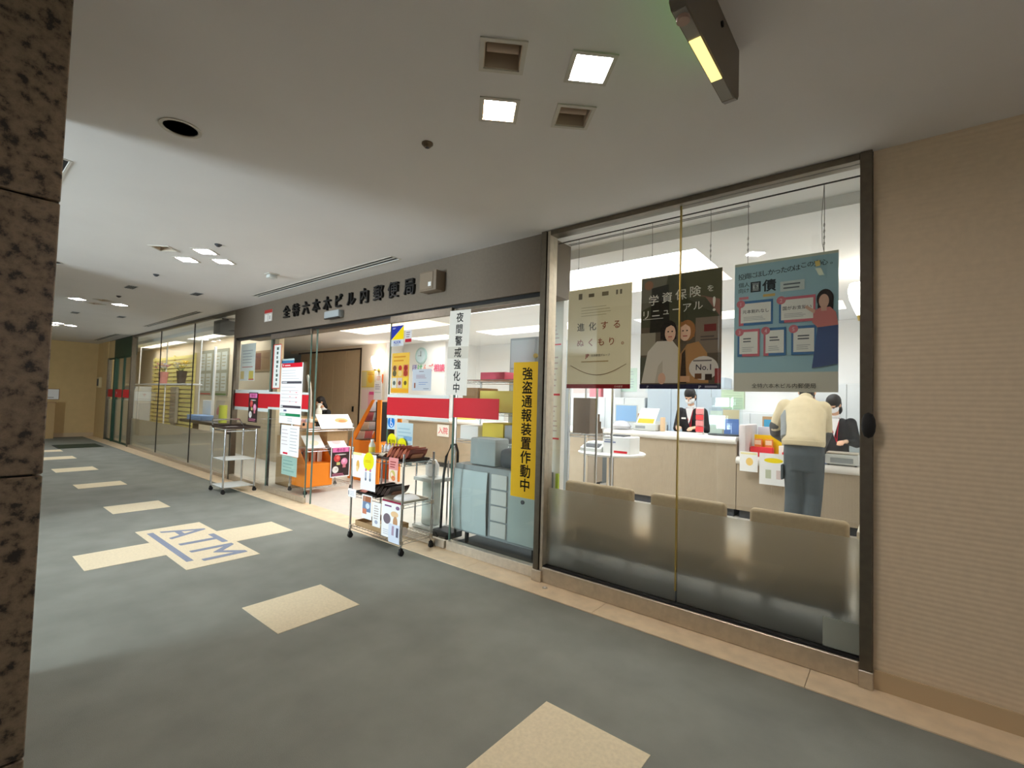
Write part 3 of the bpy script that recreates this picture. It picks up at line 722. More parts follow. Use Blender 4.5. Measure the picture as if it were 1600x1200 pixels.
# papers on the fixed pane left of the entrance
def mothers(s):
    s.rect(.08, .82, .92, .97, col(224, 120, 176)); s.text('母の日', .5, .895, .11, col(140, 20, 80), .03)
    s.ell(.5, .74, .3, .02, col(200, 196, 190)); s.ell(.32, .62, .17, None, col(206, 70, 70)); s.ell(.36, .64, .08, None, col(230, 110, 100))
    s.ell(.7, .5, .17, None, col(224, 140, 176)); s.ell(.68, .53, .08, None, col(240, 180, 206)); s.rect(.62, .3, .78, .42, col(206, 120, 130)); s.rect(.3, .4, .48, .49, col(206, 196, 130)); s.ell(.25, .25, .16, None, col(236, 232, 226)); s.ell(.3, .27, .07, None, col(214, 206, 200)); s.lines(.1, .9, .03, .13, 2, col(206, 120, 150), .4)
s = Sheet('flower_flyer', 'dark flyer with pink flowers over the red band of the left pane', 'flyer', (-7.63, 3.028, .945), XA, ZA, .315, .445, col(58, 44, 42), .001)
mothers(s); s.done()
s = Sheet('white_notice_sheet', 'large white notice sheet high on the left fixed pane', 'notice', (-8.1, 3.06, 1.57), XA, ZA, .55, .58, PAPER, .001)
s.lines(.15, .85, .45, .85, 5, col(180, 180, 190), .25); s.rect(.15, .36, .85, .38, col(206, 110, 110)); s.rect(.62, .05, .92, .26, col(230, 206, 110)); s.rect(.05, .05, .3, .26, col(236, 210, 150)); s.rect(.62, .02, .95, .05, col(220, 80, 80)); s.done()
s = Sheet('brown_notice', 'dim brown board notice beyond the left fixed pane', 'notice', (-10.9, 4.39, 1.85), XA, ZA, .8, .45, col(176, 150, 116), .01)
s.rect(.05, .1, .45, .9, col(130, 86, 70)); s.rect(.5, .1, .95, .9, col(160, 130, 96)); s.done()

# ================================================================== POSTERS HUNG INSIDE THE BIG WINDOW
PY = 3.10
s = Sheet('cream_poster', 'cream poster with brown brush lettering hung left in the big window', 'poster', (-1.981, PY, 1.482), XA, ZA, .528, .76, col(236, 224, 192), .0015, curl=.003)
BR = col(150, 74, 44); DK = col(70, 62, 48)
for a, w_, h_ in [(.2, .06, .06), (.38, .09, .035), (.6, .1, .04), (.78, .03, .045), (.84, .03, .045)]: s.rect(a-w_/2, .925-h_/2, a+w_/2, .925+h_/2, col(118, 106, 82))
s.lines(.22, .7, .71, .82, 4, col(186, 174, 136), .2)
for i, ch in enumerate('進化する'): s.text(ch, .22+.19*i, .615, .088, DK if i < 2 else BR, .010)
for i, ch in enumerate('ぬくもり。'): s.text(ch, .22+.165*i, .455, .085, BR, .010)
s.text('JP', .335, .325, .052, col(150, 24, 30), .03); s.text('日本郵便グループ', .55, .325, .026, col(80, 70, 56), .004); s.lines(.24, .72, .255, .275, 1, col(176, 150, 100), .5)
n = 16; arc = [(.06+.88*k/n, .235-.1*math.sin(math.pi*k/n)) for k in range(n+1)]
s.poly(arc+[(a, b-.006) for a, b in reversed(arc)], col(126, 96, 56)); s.rect(0, 0, 1, .042, col(140, 24, 34)); s.text('日本郵便', .83, .02, .022, col(224, 190, 180)); s.done()
s = Sheet('insurance_poster', 'dark photo poster of two smiling people hung in the middle of the window', 'poster', (-1.381, PY, 1.482), XA, ZA, .535, .77, col(96, 84, 70), .0015)
s.rect(0, .55, 1, 1, col(74, 74, 56)); s.poly([(0, 1), (.35, 1), (.3, .8), (0, .7)], col(110, 106, 92)); s.poly([(.12, .5), (.38, .5), (.36, .92), (.14, .9)], col(38, 36, 30)); s.poly([(.6, .78), (1, .74), (1, 1), (.55, 1)], col(86, 84, 58)); s.ell(.1, .93, .06, None, col(150, 104, 76)); s.poly([(.55, .82), (.8, .78), (.98, .6), (.98, .74)], col(150, 106, 92))
s.rect(0, .3, .2, .5, col(150, 140, 124)); s.rect(.7, .3, 1, .6, col(128, 112, 98)); s.rect(.8, .48, .94, .54, col(120, 50, 48)); s.lines(.76, .98, .4, .45, 2, col(90, 80, 74), .5); s.rect(0, .05, .25, .28, col(84, 84, 70))
# left woman in white
s.ell(.37, .5, .105, .1, col(34, 28, 28)); s.rect(.265, .43, .47, .52, col(34, 28, 28)); s.poly([(.02, .05), (.1, .33), (.22, .42), (.42, .42), (.52, .33), (.53, .05)], col(206, 196, 184)); s.ell(.39, .485, .068, .075, col(222, 180, 156)); s.rect(.355, .42, .42, .45, col(214, 170, 146)); s.rect(.365, .45, .415, .458, col(176, 80, 76)); [s.ell(q, .5, .011, .006, col(40, 30, 28)) for q in (.365, .415)]; s.poly([(.32, .53), (.33, .575), (.45, .575), (.46, .53), (.4, .555)], col(34, 28, 28)); s.poly([(.2, .05), (.24, .2), (.3, .25), (.3, .05)], col(186, 174, 160)); s.ell(.29, .09, .05, .05, col(214, 168, 144))
# right woman in tan
s.poly([(.5, .05), (.52, .3), (.6, .38), (.74, .4), (.84, .3), (.86, .05)], col(176, 130, 84)); s.poly([(.52, .05), (.54, .3), (.58, .34), (.6, .05)], col(60, 44, 34)); s.ell(.6, .5, .1, .09, col(160, 108, 64)); s.rect(.62, .44, .69, .54, col(160, 108, 64)); s.ell(.575, .485, .07, .075, col(232, 190, 164)); s.rect(.55, .448, .605, .457, col(186, 86, 80)); [s.ell(q, .498, .011, .006, col(60, 44, 36)) for q in (.55, .6)]; s.poly([(.5, .52), (.52, .575), (.65, .575), (.65, .52), (.58, .555)], col(160, 108, 64)); s.rect(.5, .06, .64, .11, col(210, 160, 124))
s.ell(.8, .175, .17, .1, col(214, 204, 196)); s.text('No.1', .8, .185, .068, col(44, 36, 60), .014); s.lines(.68, .92, .225, .25, 1, col(120, 110, 110), .5); s.rect(.7, .085, .78, .13, col(110, 70, 44)); s.rect(.82, .075, .9, .125, col(60, 46, 40)); s.rect(.93, .05, 1, .17, col(150, 60, 60))
for i, ch in enumerate('学資保険を'): s.text(ch, .17+.175*i, .79+.012*i, .1 if i < 4 else .06, col(232, 228, 216), .006)
for i, ch in enumerate('リニューアル'): s.text(ch, .07+.132*i, .665+.008*i, .085 if ch != 'ュ' else .07, col(232, 228, 216), .006)
s.text('!', .915, .71, .17, col(232, 228, 216), .012); s.rect(.03, .62, .3, .625, col(214, 208, 196))
s.rect(0, 0, 1, .04, col(34, 34, 66)); s.text('JP', .76, .02, .028, col(214, 214, 226), .02); s.rect(.82, .012, .96, .028, col(150, 146, 164)); s.text('JP', .11, .02, .022, col(190, 190, 206), .02); s.done()
s = Sheet('bond_poster', 'pale blue poster with white panels hung right in the big window', 'poster', (-.772, PY, 1.468), XA, ZA, .53, .785, col(176, 196, 196), .0015, curl=.004)
s.rect(0, .98, 1, 1, col(200, 206, 190)); s.rect(0, 0, 1, .145, col(212, 208, 194)); s.rect(0, .145, 1, .98, col(158, 194, 206))
TX = col(40, 52, 58)
for i, ch in enumerate('投資にほしかったのは'): s.text(ch, .07+.062*i, .895+.002*i, .05, TX, .006)
for i, ch in enumerate('この安心。'): s.text(ch, .69+.062*i, .925, .046, TX, .006)
s.poly([(.79, .94), (.835, .945), (.84, .905), (.80, .90)], col(228, 206, 130))
s.text('個人', .1, .83, .04, TX); s.text('向け', .1, .785, .04, TX); s.rect(.17, .765, .275, .845, col(36, 48, 56)); s.rect(.185, .776, .26, .834, col(206, 216, 216)); s.text('国', .2225, .805, .06, TX, .01); s.text('債', .36, .805, .095, TX, .03)
s.rect(.05, .715, .15, .735, col(206, 130, 140)); s.rect(.3, .72, .42, .74, col(214, 180, 110)); s.rect(.47, .745, .7, .82, col(196, 208, 206)); s.lines(.5, .66, .755, .81, 2, col(110, 120, 126), .4)
def panel(a0, b0, a1, b1, cl, cb, ttl, num):
    s.rect(a0-.02, b0-.02, a1+.02, b1+.02, cl); s.rect(a0+.03, b0-.02, a1+.02, b1+.02, cb); s.rect(a0, b0, a1, b1, col(232, 231, 224))
    s.text(ttl, (a0+a1)/2, b0+(b1-b0)*.58, .031, col(50, 56, 60), .012) if ttl else s.lines(a0+.04, a1-.04, b0+(b1-b0)*.5, b0+(b1-b0)*.75, 2, col(90, 96, 100), .45); s.lines(a0+.03, a1-.03, b0+.015, b0+(b1-b0)*.33, 3, col(160, 164, 166), .3)
    s.ell(a0, b1, .045, None, col(206, 118, 128)); s.text(num, a0, b1, .04, col(226, 200, 204))
PK, BL = col(206, 110, 124), col(70, 120, 170)
panel(.07, .53, .38, .68, PK, BL, '元本割れなし', '1'); panel(.48, .53, .78, .68, BL, PK, '国がお支払い', '2')
panel(.06, .29, .25, .46, BL, PK, '', '3'); panel(.33, .29, .51, .46, PK, BL, '', '4'); panel(.6, .29, .79, .46, BL, BL, '', '5')
# printed woman on the right of the poster
s.ell(.885, .66, .075, .07, col(42, 34, 36)); s.rect(.82, .54, .955, .665, col(42, 34, 36)); s.poly([(.77, .5), (.8, .585), (.84, .6), (.93, .6), (.98, .56), (1, .47), (.82, .46)], col(206, 124, 122)); s.ell(.875, .645, .045, .05, col(216, 176, 156)); s.rect(.85, .575, .9, .61, col(210, 166, 146)); s.poly([(.7, .61), (.79, .56), (.8, .585), (.72, .625)], col(216, 176, 156))
s.poly([(.82, .46), (1, .47), (1, .2), (.77, .17)], col(70, 92, 140)); s.text('全特六本木ビル内郵便局', .5, .045, .038, col(50, 48, 40), .006); s.done()
# hanging wires of the posters
WIRE = mat('steel_hanging_wire', (120, 120, 116), .4, .8)
for i, (xa, lab) in enumerate([(-1.90, 'thin wire at the left corner of the cream poster'), (-1.53, 'thin wire at the right corner of the cream poster'), (-1.31, 'thin wire at the left corner of the photo poster'), (-.92, 'thin wire at the right corner of the photo poster'), (-.70, 'thin wire at the left corner of the pale blue poster'), (-.31, 'looped wire at the right corner of the pale blue poster')]):
    mb = MB().tube([(xa, 3.10, 2.635), (xa+.002, 3.101, 2.5), (xa, 3.1, 2.252)], .0016, 5)
    if i == 5: mb.tube([(xa, 3.10, 2.635), (xa-.012, 3.101, 2.45), (xa-.008, 3.1, 2.3), (xa, 3.1, 2.255)], .0014, 5)
    for k in range(4): mb.tube([(xa+.004*math.cos(q), 3.1+.001, 2.30+.035*k+.009*math.sin(q)) for q in [j*math.pi/4 for j in range(8)]], .0012, 4, True)
    one('hanging_wire', mb, WIRE, lab, 'wire', 'poster hanging wires', base=(xa, 3.10, 2.252))

# ================================================================== CARTS AND RACKS
def wire_shelf(x0, x1, y0, y1, z, long_x=True):
    mb = MB(); r = .0028
    for zz in (z, z-.028):
        mb.tube([(x0, y0, zz), (x1, y0, zz), (x1, y1, zz), (x0, y1, zz)], r*1.2, 6, True)
    n = max(2, int((x1-x0)/.045)); m = max(2, int((y1-y0)/.045))
    if long_x:
        for k in range(1, n): mb.cyl((x0+(x1-x0)*k/n, y0, z), (x0+(x1-x0)*k/n, y1, z), .0018, 5)
    else:
        for k in range(1, m): mb.cyl((x0, y0+(y1-y0)*k/m, z), (x1, y0+(y1-y0)*k/m, z), .0018, 5)
    for yy in (y0, y1):                                     # zig-zag truss wires
        pts = []
        for k in range(n+1): pts.append((x0+(x1-x0)*k/n, yy, z if k % 2 else z-.028))
        mb.tube(pts, .0016, 4)
    for xx in (x0, x1):
        pts = []
        for k in range(m+1): pts.append((xx, y0+(y1-y0)*k/m, z if k % 2 else z-.028))
        mb.tube(pts, .0016, 4)
    return mb
def caster(par, x, y, rel=True):
    c = MB().box(x-.012, x+.012, y-.014, y+.014, .035, .062).cyl((x, y, .06), (x, y, .085), .007, 8).build('caster', BLACK, par, True, rel)
    MB().cyl((x-.011, y+.004, .026), (x+.011, y+.004, .026), .0255, 16).build('wheel', BLACK, c, True, rel)
def cart(name, label, x0, x1, y0, y1, shelves, ztop, rpost=.0105, foot=True):
    t = thing(name, label, 'rack', ((x0+x1)/2, (y0+y1)/2, 0))
    for (x, y) in ((x0, y0), (x1, y0), (x1, y1), (x0, y1)):
        MB().cyl((x, y, .075 if foot else .0), (x, y, ztop), rpost, 10).cyl((x, y, ztop), (x, y, ztop+.006), rpost*1.1, 10).build('post', CHROME, t, True, True)
        if foot: caster(t, x, y)
    for z in shelves:
        s_ = wire_shelf(x0, x1, y0, y1, z).build('wire_shelf', CHROME, t, True, True)
        mb = MB()
        for (x, y) in ((x0, y0), (x1, y0), (x1, y1), (x0, y1)): mb.cyl((x, y, z-.03), (x, y, z+.004), rpost*1.5, 10)
        mb.build('collar', STEEL, s_, True, True)
    return t
cart('wire_cart', 'chrome three tier wire cart with snacks before the right door leaf', -4.115, -3.325, 2.615, 2.955, [.125, .435, .80], .875)
# things on the cart
def tray(name, label, x0, x1, y0, y1, z, hgt=.022, m=DBROWN):
    mb = MB().box(x0, x1, y0, y1, z, z+.004)
    e = .005
    mb.box(x0, x0+e, y0, y1, z, z+hgt).box(x1-e, x1, y0, y1, z, z+hgt).box(x0+e, x1-e, y0, y0+e, z, z+hgt).box(x0+e, x1-e, y1-e, y1, z, z+hgt)
    return one(name, mb, m, label, 'tray', None, False, base=((x0+x1)/2, (y0+y1)/2, z))
tray('serving_tray', 'dark brown tray of snack packs on the top of the wire cart', -3.86, -3.36, 2.64, 2.94, .803)
def packet(label, cx, cy, z, w, hgt, lean, m, rz=0.0, group='snack packs on the cart', name='snack_pack', mark=None):
    MX = Matrix.Translation((cx, cy, z)) @ Matrix.Rotation(rz, 4, 'Z') @ Matrix.Rotation(lean, 4, 'Y')
    mb = MB()
    N = 6; prof = []
    for i in range(N+1):
        tt = i/N; d = .018*math.sin(math.pi*min(1, max(0, (tt*1.04-.02))))**.7 if 0 < i < N else .0015
        prof.append((tt*hgt, d))
    vs = []
    for (zz, d) in prof:
        for (dx, dy) in ((-d, -w/2), (-d*1.15, 0), (-d, w/2), (d, w/2), (d*1.15, 0), (d, -w/2)): vs.append(MX @ Vector((dx, dy, zz)))
    fs = []
    for i in range(N):
        for k in range(6): fs.append((i*6+k, i*6+(k+1) % 6, (i+1)*6+(k+1) % 6, (i+1)*6+k))
    fs += [(0, 1, 2, 3, 4, 5)[::-1], tuple(range(N*6, N*6+6))]
    mb.add(vs, fs)
    o = one(name, mb, m, label, 'snack pack', group, True, base=(cx, cy, z))
    q = MB()
    for sgn in (1, -1):
        q.add([MX @ Vector((sgn*.0225, a, b)) for a, b in ((-w*.32, hgt*.3), (w*.32, hgt*.3), (w*.32, hgt*.72), (-w*.32, hgt*.72))], [(0, 1, 2, 3)])
    q.build('label_patch', mark or col(214, 190, 160), o, False, True)
    return o
ordn = ['first', 'second', 'third', 'fourth', 'fifth', 'sixth']
for i in range(6):
    packet('reddish brown snack pack on the top tray, %s from the left' % ordn[i], -3.67+.05*i, 2.79-.008*(i%2), .81, .22-.015*(i%2), .15-.012*(i%2), .72, mat('red_brown_wrap', (132, 66, 50), .35) if i % 2 else mat('rust_wrap', (168, 96, 70), .35), 0, mark=col(206, 150, 120))
for i in range(2):
    packet(['flat cream biscuit pack at the left of the top tray', 'white biscuit pack leaning behind the cream one'][i], -3.80+.03*i, 2.74+.1*i, .812+.004*i, .13, .13, 1.25-.2*i, mat('cream_wrap', (216, 202, 176), .4), 0, mark=col(176, 140, 100))
DK_W = mat('dark_cocoa_wrap', (64, 50, 44), .35)
tray('flat_tray', 'black tray on the middle shelf of the wire cart', -4.08, -3.72, 2.63, 2.94, .438, .02, BLACKM)
for i in range(5):
    packet('dark chocolate pack on the middle shelf, %s from the left' % ordn[i], -3.92+.055*i, 2.80-.008*(i%2), .445, .22-.02*(i%2), .14-.012*(i%2), .8, DK_W, 0, 'chocolate packs on the middle shelf', mark=col(150, 110, 90))
packet('flat red and white pack at the left of the middle shelf', -4.05, 2.75, .445, .2, .16, 1.35, mat('red_white_wrap', (190, 120, 106), .4), 0, mark=col(232, 224, 216))
tray('silver_tray', 'shiny silver tray with a white lid on the middle shelf', -3.64, -3.35, 2.64, 2.93, .438, .022, STEEL)
one('oval_lid', MB().lathe([(0, .03), (.09, .028), (.115, .012), (.12, 0)], (-3.49, 2.79, .444), 24), PAPER, 'white oval lid on the silver tray of the cart', 'lid', base=(-3.49, 2.79, .444))
t = tray('shallow_carton', 'shallow brown carton on the bottom shelf of the wire cart', -4.06, -3.62, 2.635, 2.93, .128, .05, CARDB)
Sheet('price_card', 'pale yellow card lying in the carton on the bottom shelf', 'card', (-3.88, 2.70, .140), XA, YA, .2, .1, col(244, 234, 190), .002).lines(.1, .9, .2, .8, 3, col(200, 170, 110)).done()
Sheet('price_card', 'white card lying right of the yellow card in the carton', 'card', (-3.74, 2.80, .140), XA, YA, .09, .09, PAPER, .002).lines(.1, .9, .2, .8, 3, col(190, 190, 190)).done()
one('paper_cup', MB().lathe([(.028, 0), (.036, .08), (.038, .082), (.034, .08), (.026, .004)], n=18, M=Matrix.Rotation(math.radians(78), 4, 'Y')).build('tmp', PAPER) and MB().lathe([(.028, 0), (.036, .08), (.038, .083)], (-3.50, 2.72, .167), 18, Matrix.Rotation(math.radians(84), 4, 'Y')), mat('brown_white_cup', (224, 214, 206), .5), 'paper cup lying on the bottom shelf of the cart', 'cup', base=(-3.50, 2.72, .13))
bpy.data.objects.remove(bpy.data.objects['tmp'])
def bottle(name, label, x, y, z, r, hgt, body, cap, lab, group):
    t = thing(name, label, 'bottle', (x, y, z), group=group)
    MB().lathe([(0, 0), (r*.95, 0), (r, hgt*.05), (r, hgt*.55), (r*.85, hgt*.68), (r*.42, hgt*.84), (r*.42, hgt*.9), (0, hgt*.9)], n=16).build('body', body, t)
    MB().lathe([(0, hgt*.88), (r*.48, hgt*.88), (r*.48, hgt), (0, hgt)], n=14).build('cap', cap, t)
    MB().lathe([(r*1.02, hgt*.14), (r*1.02, hgt*.5)], n=16).build('wrap_label', lab, t)
bottle('tea_bottle', 'tall pale drink bottle with yellow label at the left of the cart', -4.06, 2.79, .803, .032, .145, mat('pale_drink', (206, 206, 190), .25), PAPER, mat('yellow_label', (206, 190, 70), .5), 'drinks on the cart')
for i in range(6):
    bottle('small_drink_bottle', 'small drink bottle in the row on the cart, %s from the left' % ordn[i], -3.985+.04*i*1.35, 2.905, .803, .024, .115, mat('grey_violet_drink' if i > 1 else 'white_drink', (190, 170, 160) if i > 1 else (206, 208, 214), .3), mat('red_cap', (170, 110, 110), .4), mat('pale_label', (196, 182, 176), .5), 'row of small drinks')
# sheets hanging on the cart front
FY = 2.598
def flyer(name, label, x0, z0, w, hgt, fn=None, base=PAPER, y=FY, cat='flyer', curl=.003):
    s = Sheet(name, label, cat, (x0, y, z0), XA, ZA, w, hgt, base, .0008, curl=curl)
    if fn: fn(s)
    return s.done()
def f_a(s): s.rect(0, .9, 1, 1, col(236, 232, 160)); s.ell(.55, .5, .16, .2, col(226, 176, 90)); s.ell(.5, .35, .12, .12, col(236, 206, 150))
def f_b(s):
    s.ell(.5, .8, .36, None, col(232, 222, 30)); s.lines(.25, .75, .76, .84, 2, col(206, 160, 30), .3)
    for a in (.35, .65): s.rect(a-.05, .28, a+.05, .5, col(170, 176, 196)); s.ell(a, .56, .06, None, col(206, 120, 150)); s.ell(a, .3, .06, None, col(110, 120, 140))
flyer('hanging_flyer', 'white flyer with a cone drawing at the left end of the cart', -4.085, .60, .165, .235, f_a)
flyer('hanging_flyer', 'white flyer with a yellow circle hanging from the top of the cart', -3.935, .50, .235, .335, f_b, y=FY-.004)
flyer('hanging_sign', 'small pink sign on the front of the cart top', -3.505, .735, .135, .105, lambda s: s.lines(.15, .85, .12, .75, 3, col(150, 60, 60)), col(224, 150, 146), FY-.006)
flyer('hanging_flyer', 'orange and white flyer under the pink sign', -3.51, .625, .125, .115, lambda s: s.ell(.45, .55, .3, .35, col(206, 190, 110)).ell(.55, .3, .22, .2, col(226, 130, 80)), col(240, 214, 196))
flyer('price_tag', 'white price tag at the left end of the middle shelf', -4.135, .40, .135, .08, lambda s: s.rect(.05, .25, .15, .75, col(120, 120, 130)).lines(.25, .9, .2, .8, 3, col(190, 190, 206), .3), y=FY-.006, cat='price tag')
def f_c(s):
    s.rect(.1, .72, .9, .95, col(160, 100, 70)); s.rect(.1, .3, .9, .72, col(120, 140, 170)); s.rect(.1, .2, .5, .42, col(206, 130, 100)); s.ell(.6, .55, .2, .12, col(206, 222, 232)); s.lines(.2, .35, .72, .94, 5, col(220, 190, 170), .4)
flyer('hanging_flyer', 'flyer with a brown and blue photo on the middle shelf edge', -3.905, .235, .16, .22, f_c)
flyer('hanging_flyer', 'narrow white flyer between two others on the middle shelf', -3.73, .19, .12, .22, lambda s: s.lines(.2, .8, .3, .9, 6, col(190, 176, 170), .4).ell(.5, .2, .2, .08, col(170, 176, 196)))
def f_d(s):
    s.rect(0, .95, 1, 1, col(150, 40, 70)); s.ell(.3, .5, .2, .14, col(120, 108, 116)); s.ell(.7, .66, .2, .08, col(232, 196, 150)); s.ell(.75, .45, .12, .16, col(196, 150, 110)); s.lines(.15, .6, .82, .88, 1, col(110, 60, 110), .6); s.ell(.85, .84, .1, .05, col(140, 110, 140)); s.lines(.1, .9, .06, .22, 3, col(190, 196, 210), .35)
flyer('hanging_flyer', 'largest white flyer at the right end of the middle shelf', -3.585, .135, .265, .325, f_d, y=FY-.003)
flyer('hanging_flyer', 'bluish small sheet overlapping the largest flyer low on the cart', -3.47, .105, .155, .16, lambda s: s.rect(.3, .4, .5, .9, col(170, 150, 170)).rect(.7, .35, .9, .85, col(90, 90, 110)), col(214, 222, 236), FY-.010)

# ---- trolley with chrome legs left of the entrance
t = thing('tubular_trolley', 'chrome legged trolley with a dark tray before the left pane', 'trolley', (-7.24, 2.7, 0))
x0, x1, y0, y1 = -7.47, -7.03, 2.515, 2.915
for (x, y) in ((x0, y0), (x1, y0), (x1, y1), (x0, y1)):
    MB().cyl((x, y, .07), (x, y, .875), .013, 10).build('leg', CHROME, t, True, True); caster(t, x, y)
MB().tube([(x0, y0, .875), (x0-.03, y0, .9), (x0-.12, y0+.02, .985), (x0-.12, y1-.02, .985), (x0-.03, y1, .9), (x0, y1, .875)], .011, 8).build('handle', CHROME, t, True, True)
for z in (.08, .45):
    MB().rbox(x0+.01, x1-.01, y0+.01, y1-.01, z, z+.012, .004).build('shelf', GREYP, t, True, True)
MB().tube([(x0, y0, .85), (x1, y0, .85), (x1, y1, .85), (x0, y1, .85)], .009, 8, True).build('top_frame', CHROME, t, True, True)
tray('writing_tray', 'dark tray on top of the chrome legged trolley', -7.5, -6.95, 2.50, 2.93, .887, .03, DBROWN)
Sheet('loose_paper', 'white paper lying in the dark tray of the trolley', 'paper', (-7.42, 2.58, .8935), XA, YA, .3, .2, PAPER, .001).lines(.1, .9, .1, .9, 5, col(200, 196, 190)).done()

# ---- inner wire rack with posters, behind the left leaf, long side towards the door opening
cart('wire_rack', 'chrome wire rack with menu sheets just inside the entrance', -6.72, -6.28, 3.27, 3.97, [.10, .62, .90], .97, .012)
def side(name, label, cat, x, y0, z0, w, hgt, m=PAPER, lean=0.0, fn=None):
    s = Sheet(name, label, cat, (x, y0, z0), YA, (-math.sin(lean), 0, math.cos(lean)), w, hgt, m, .0015)
    if fn: fn(s)
    return s.done()
def pastel(s): s.ell(.3, .45, .2, .2, col(240, 222, 224)); s.ell(.7, .55, .2, .16, col(226, 190, 130)); s.ell(.72, .5, .12, .1, col(206, 150, 100))
side('menu_sheet', 'large tilted white menu sheet on top of the inner rack', 'menu', -6.26, 3.46, .905, .52, .27, PAPER, .75, pastel)
side('menu_sheet', 'left tilted white menu sheet in the middle of the inner rack', 'menu', -6.25, 3.26, .64, .27, .25, PAPER, .85, lambda s: s.ell(.5, .4, .25, .2, col(244, 232, 206)))
side('menu_sheet', 'right tilted white menu sheet in the middle of the inner rack', 'menu', -6.25, 3.60, .64, .27, .25, PAPER, .85, lambda s: s.ell(.5, .4, .25, .2, col(240, 214, 212)))
side('flower_board', 'dark flower poster with white border hanging on the inner rack', 'poster', -6.245, 3.615, .205, .305, .435, PAPER, 0, lambda s: (s.rect(.04, .03, .96, .97, col(62, 48, 46)), mothers(s)))
# orange display carton
t = thing('display_carton', 'orange display carton standing on the floor beside the inner rack', 'display box', (-6.3, 3.43, 0))
ORD = mat('orange_inside', (206, 106, 40), .7)
MB().rbox(-6.62, -6.26, 3.245, 3.66, .105, .42, .006, seg=1).build('lower_box', ORANGE, t, False, True)
MB().prism([(-6.62, .42), (-6.26, .42), (-6.45, .61), (-6.62, .61)], (0, 3.25, 0), XA, ZA, -.012).build('side_wing', ORANGE, t, False, True)
MB().prism([(-6.62, .42), (-6.26, .42), (-6.45, .61), (-6.62, .61)], (0, 3.648, 0), XA, ZA, -.012).build('side_wing', ORANGE, t, False, True)
MB().box(-6.62, -6.6, 3.262, 3.636, .42, .61).build('back_panel', ORD, t, False, True)
for k in range(4):
    one('leaflet_pack', MB().box(-6.56+.03*k, -6.55+.03*k, 3.29+.08*k, 3.36+.08*k, .42, .56), [DBROWN, CARDB, col(206, 150, 130), PAPER][k], ['dark', 'brown', 'pink', 'white'][k] + ' pack standing in the orange display carton', 'leaflet', None, False, base=(-6.56+.03*k, 3.3+.08*k, .42))
# things on the top of the inner rack
one('snack_box', MB().rbox(-6.68, -6.45, 3.28, 3.46, .905, .985, .004), mat('pink_orange_box', (240, 180, 140), .5), 'pink and orange box of packets on the inner rack', 'box', base=(-6.55, 3.35, .905))
for k in range(4):
    one('sweet_packet', MB().rbox(-6.62+.05*k, -6.58+.05*k, 3.29+.03*k, 3.36+.03*k, .985, 1.035, .01), col(*[(226, 230, 232), (240, 190, 190), (210, 220, 240), (244, 240, 226)][k]), ['grey', 'pink', 'bluish', 'cream'][k] + ' packet on top of the pink and orange box', 'packet', 'packets on the box', base=(-6.6+.05*k, 3.3, .985))
bottle('sanitiser_bottle', 'clear pump bottle on the desk beyond the inner rack', -8.9, 4.85, .92, .06, .26, GREYP, PAPER, mat('clear_label', (220, 224, 226), .5), None)
one('cardboard_box', MB().rbox(-6.7, -6.34, 3.6, 3.93, .665, .86, .004), CARDB, 'brown cardboard box on the middle shelf of the inner rack', 'box', base=(-6.5, 3.75, .665))
one('carton_stack', MB().rbox(-7.35, -6.85, 3.35, 3.8, 0.006, .75, .006).rbox(-7.3, -6.9, 3.38, 3.72, .752, .95, .005), CARDB, 'stacked brown cartons behind the inner rack', 'carton', base=(-7.1, 3.6, .006))
one('roll_up_banner', MB().prism([(0, 0), (.13, 0), (.13, 1.2), (.11, 1.42), (.06, 1.6), (-.02, 1.72), (-.06, 1.70), (-.01, 1.56), (.02, 1.4), (.03, 1.2)], (-7.80, 4.05, .006), (1, 0, 0), (0, 0, 1), .015), mat('white_banner_cloth', (226, 222, 212), .7), 'narrow white curved banner strip standing inside the entrance', 'banner', base=(-7.74, 4.05, .006))
# tall orange brochure stand
t = thing('brochure_stand', 'tall orange brochure stand with sloping front inside the entrance', 'brochure stand', (-6.65, 4.6, 0))
OR = ORANGE
for yy in (4.45, 4.85):
    MB().prism([(-7.14, .006), (-6.28, .006), (-6.28, 1.33), (-6.38, 1.33), (-6.38, .66), (-6.92, .66), (-6.98, .66), (-6.47, 1.33), (-6.53, 1.33), (-7.14, .62)], (0, yy, 0), XA, ZA, -.02).build('side_frame', OR, t, False, True)
MB().box(-7.12, -6.30, 4.47, 4.83, .35, .64).build('base_box', OR, t, False, True)
MB().box(-6.44, -6.42, 4.47, 4.83, .66, 1.3).build('back_board', BLACKM, t, False, True)
for k in range(4):
    z = .66+.16*k; x = -7.06+.125*k
    MB().box(x, x+.13, 4.47, 4.83, z-.012, z).build('shelf', mat('walnut_shelf', (96, 76, 56), .6), t, False, True)
    for j in range(2):
        Sheet('brochure', '%s brochure on the orange stand, %s step, %s side' % (['white', 'pink', 'cream', 'pale', 'rose', 'pale blue', 'grey', 'beige'][k*2+j], ['lowest', 'second', 'third', 'top'][k], ['near', 'far'][j]), 'brochure', (x+.01, 4.66 - j*0+.17*j, z+.002), (0, -1, 0), (.25, 0, 1), .155, .19, col(*[(232, 230, 226), (224, 150, 160), (236, 224, 200), (226, 226, 230), (214, 120, 130), (206, 220, 236), (206, 204, 206), (214, 190, 160)][k*2+j]), .004, 'brochures on the orange stand').lines(.1, .9, .2, .8, 4, col(206, 170, 160)).done()
Sheet('white_card', 'white upright card on top of the orange stand', 'card', (-6.47, 4.44, 1.335), XA, ZA, .2, .28, PAPER, .003).lines(.15, .85, .55, .9, 3, col(180, 180, 196)).rect(.1, .4, .9, .42, col(140, 176, 150)).done()
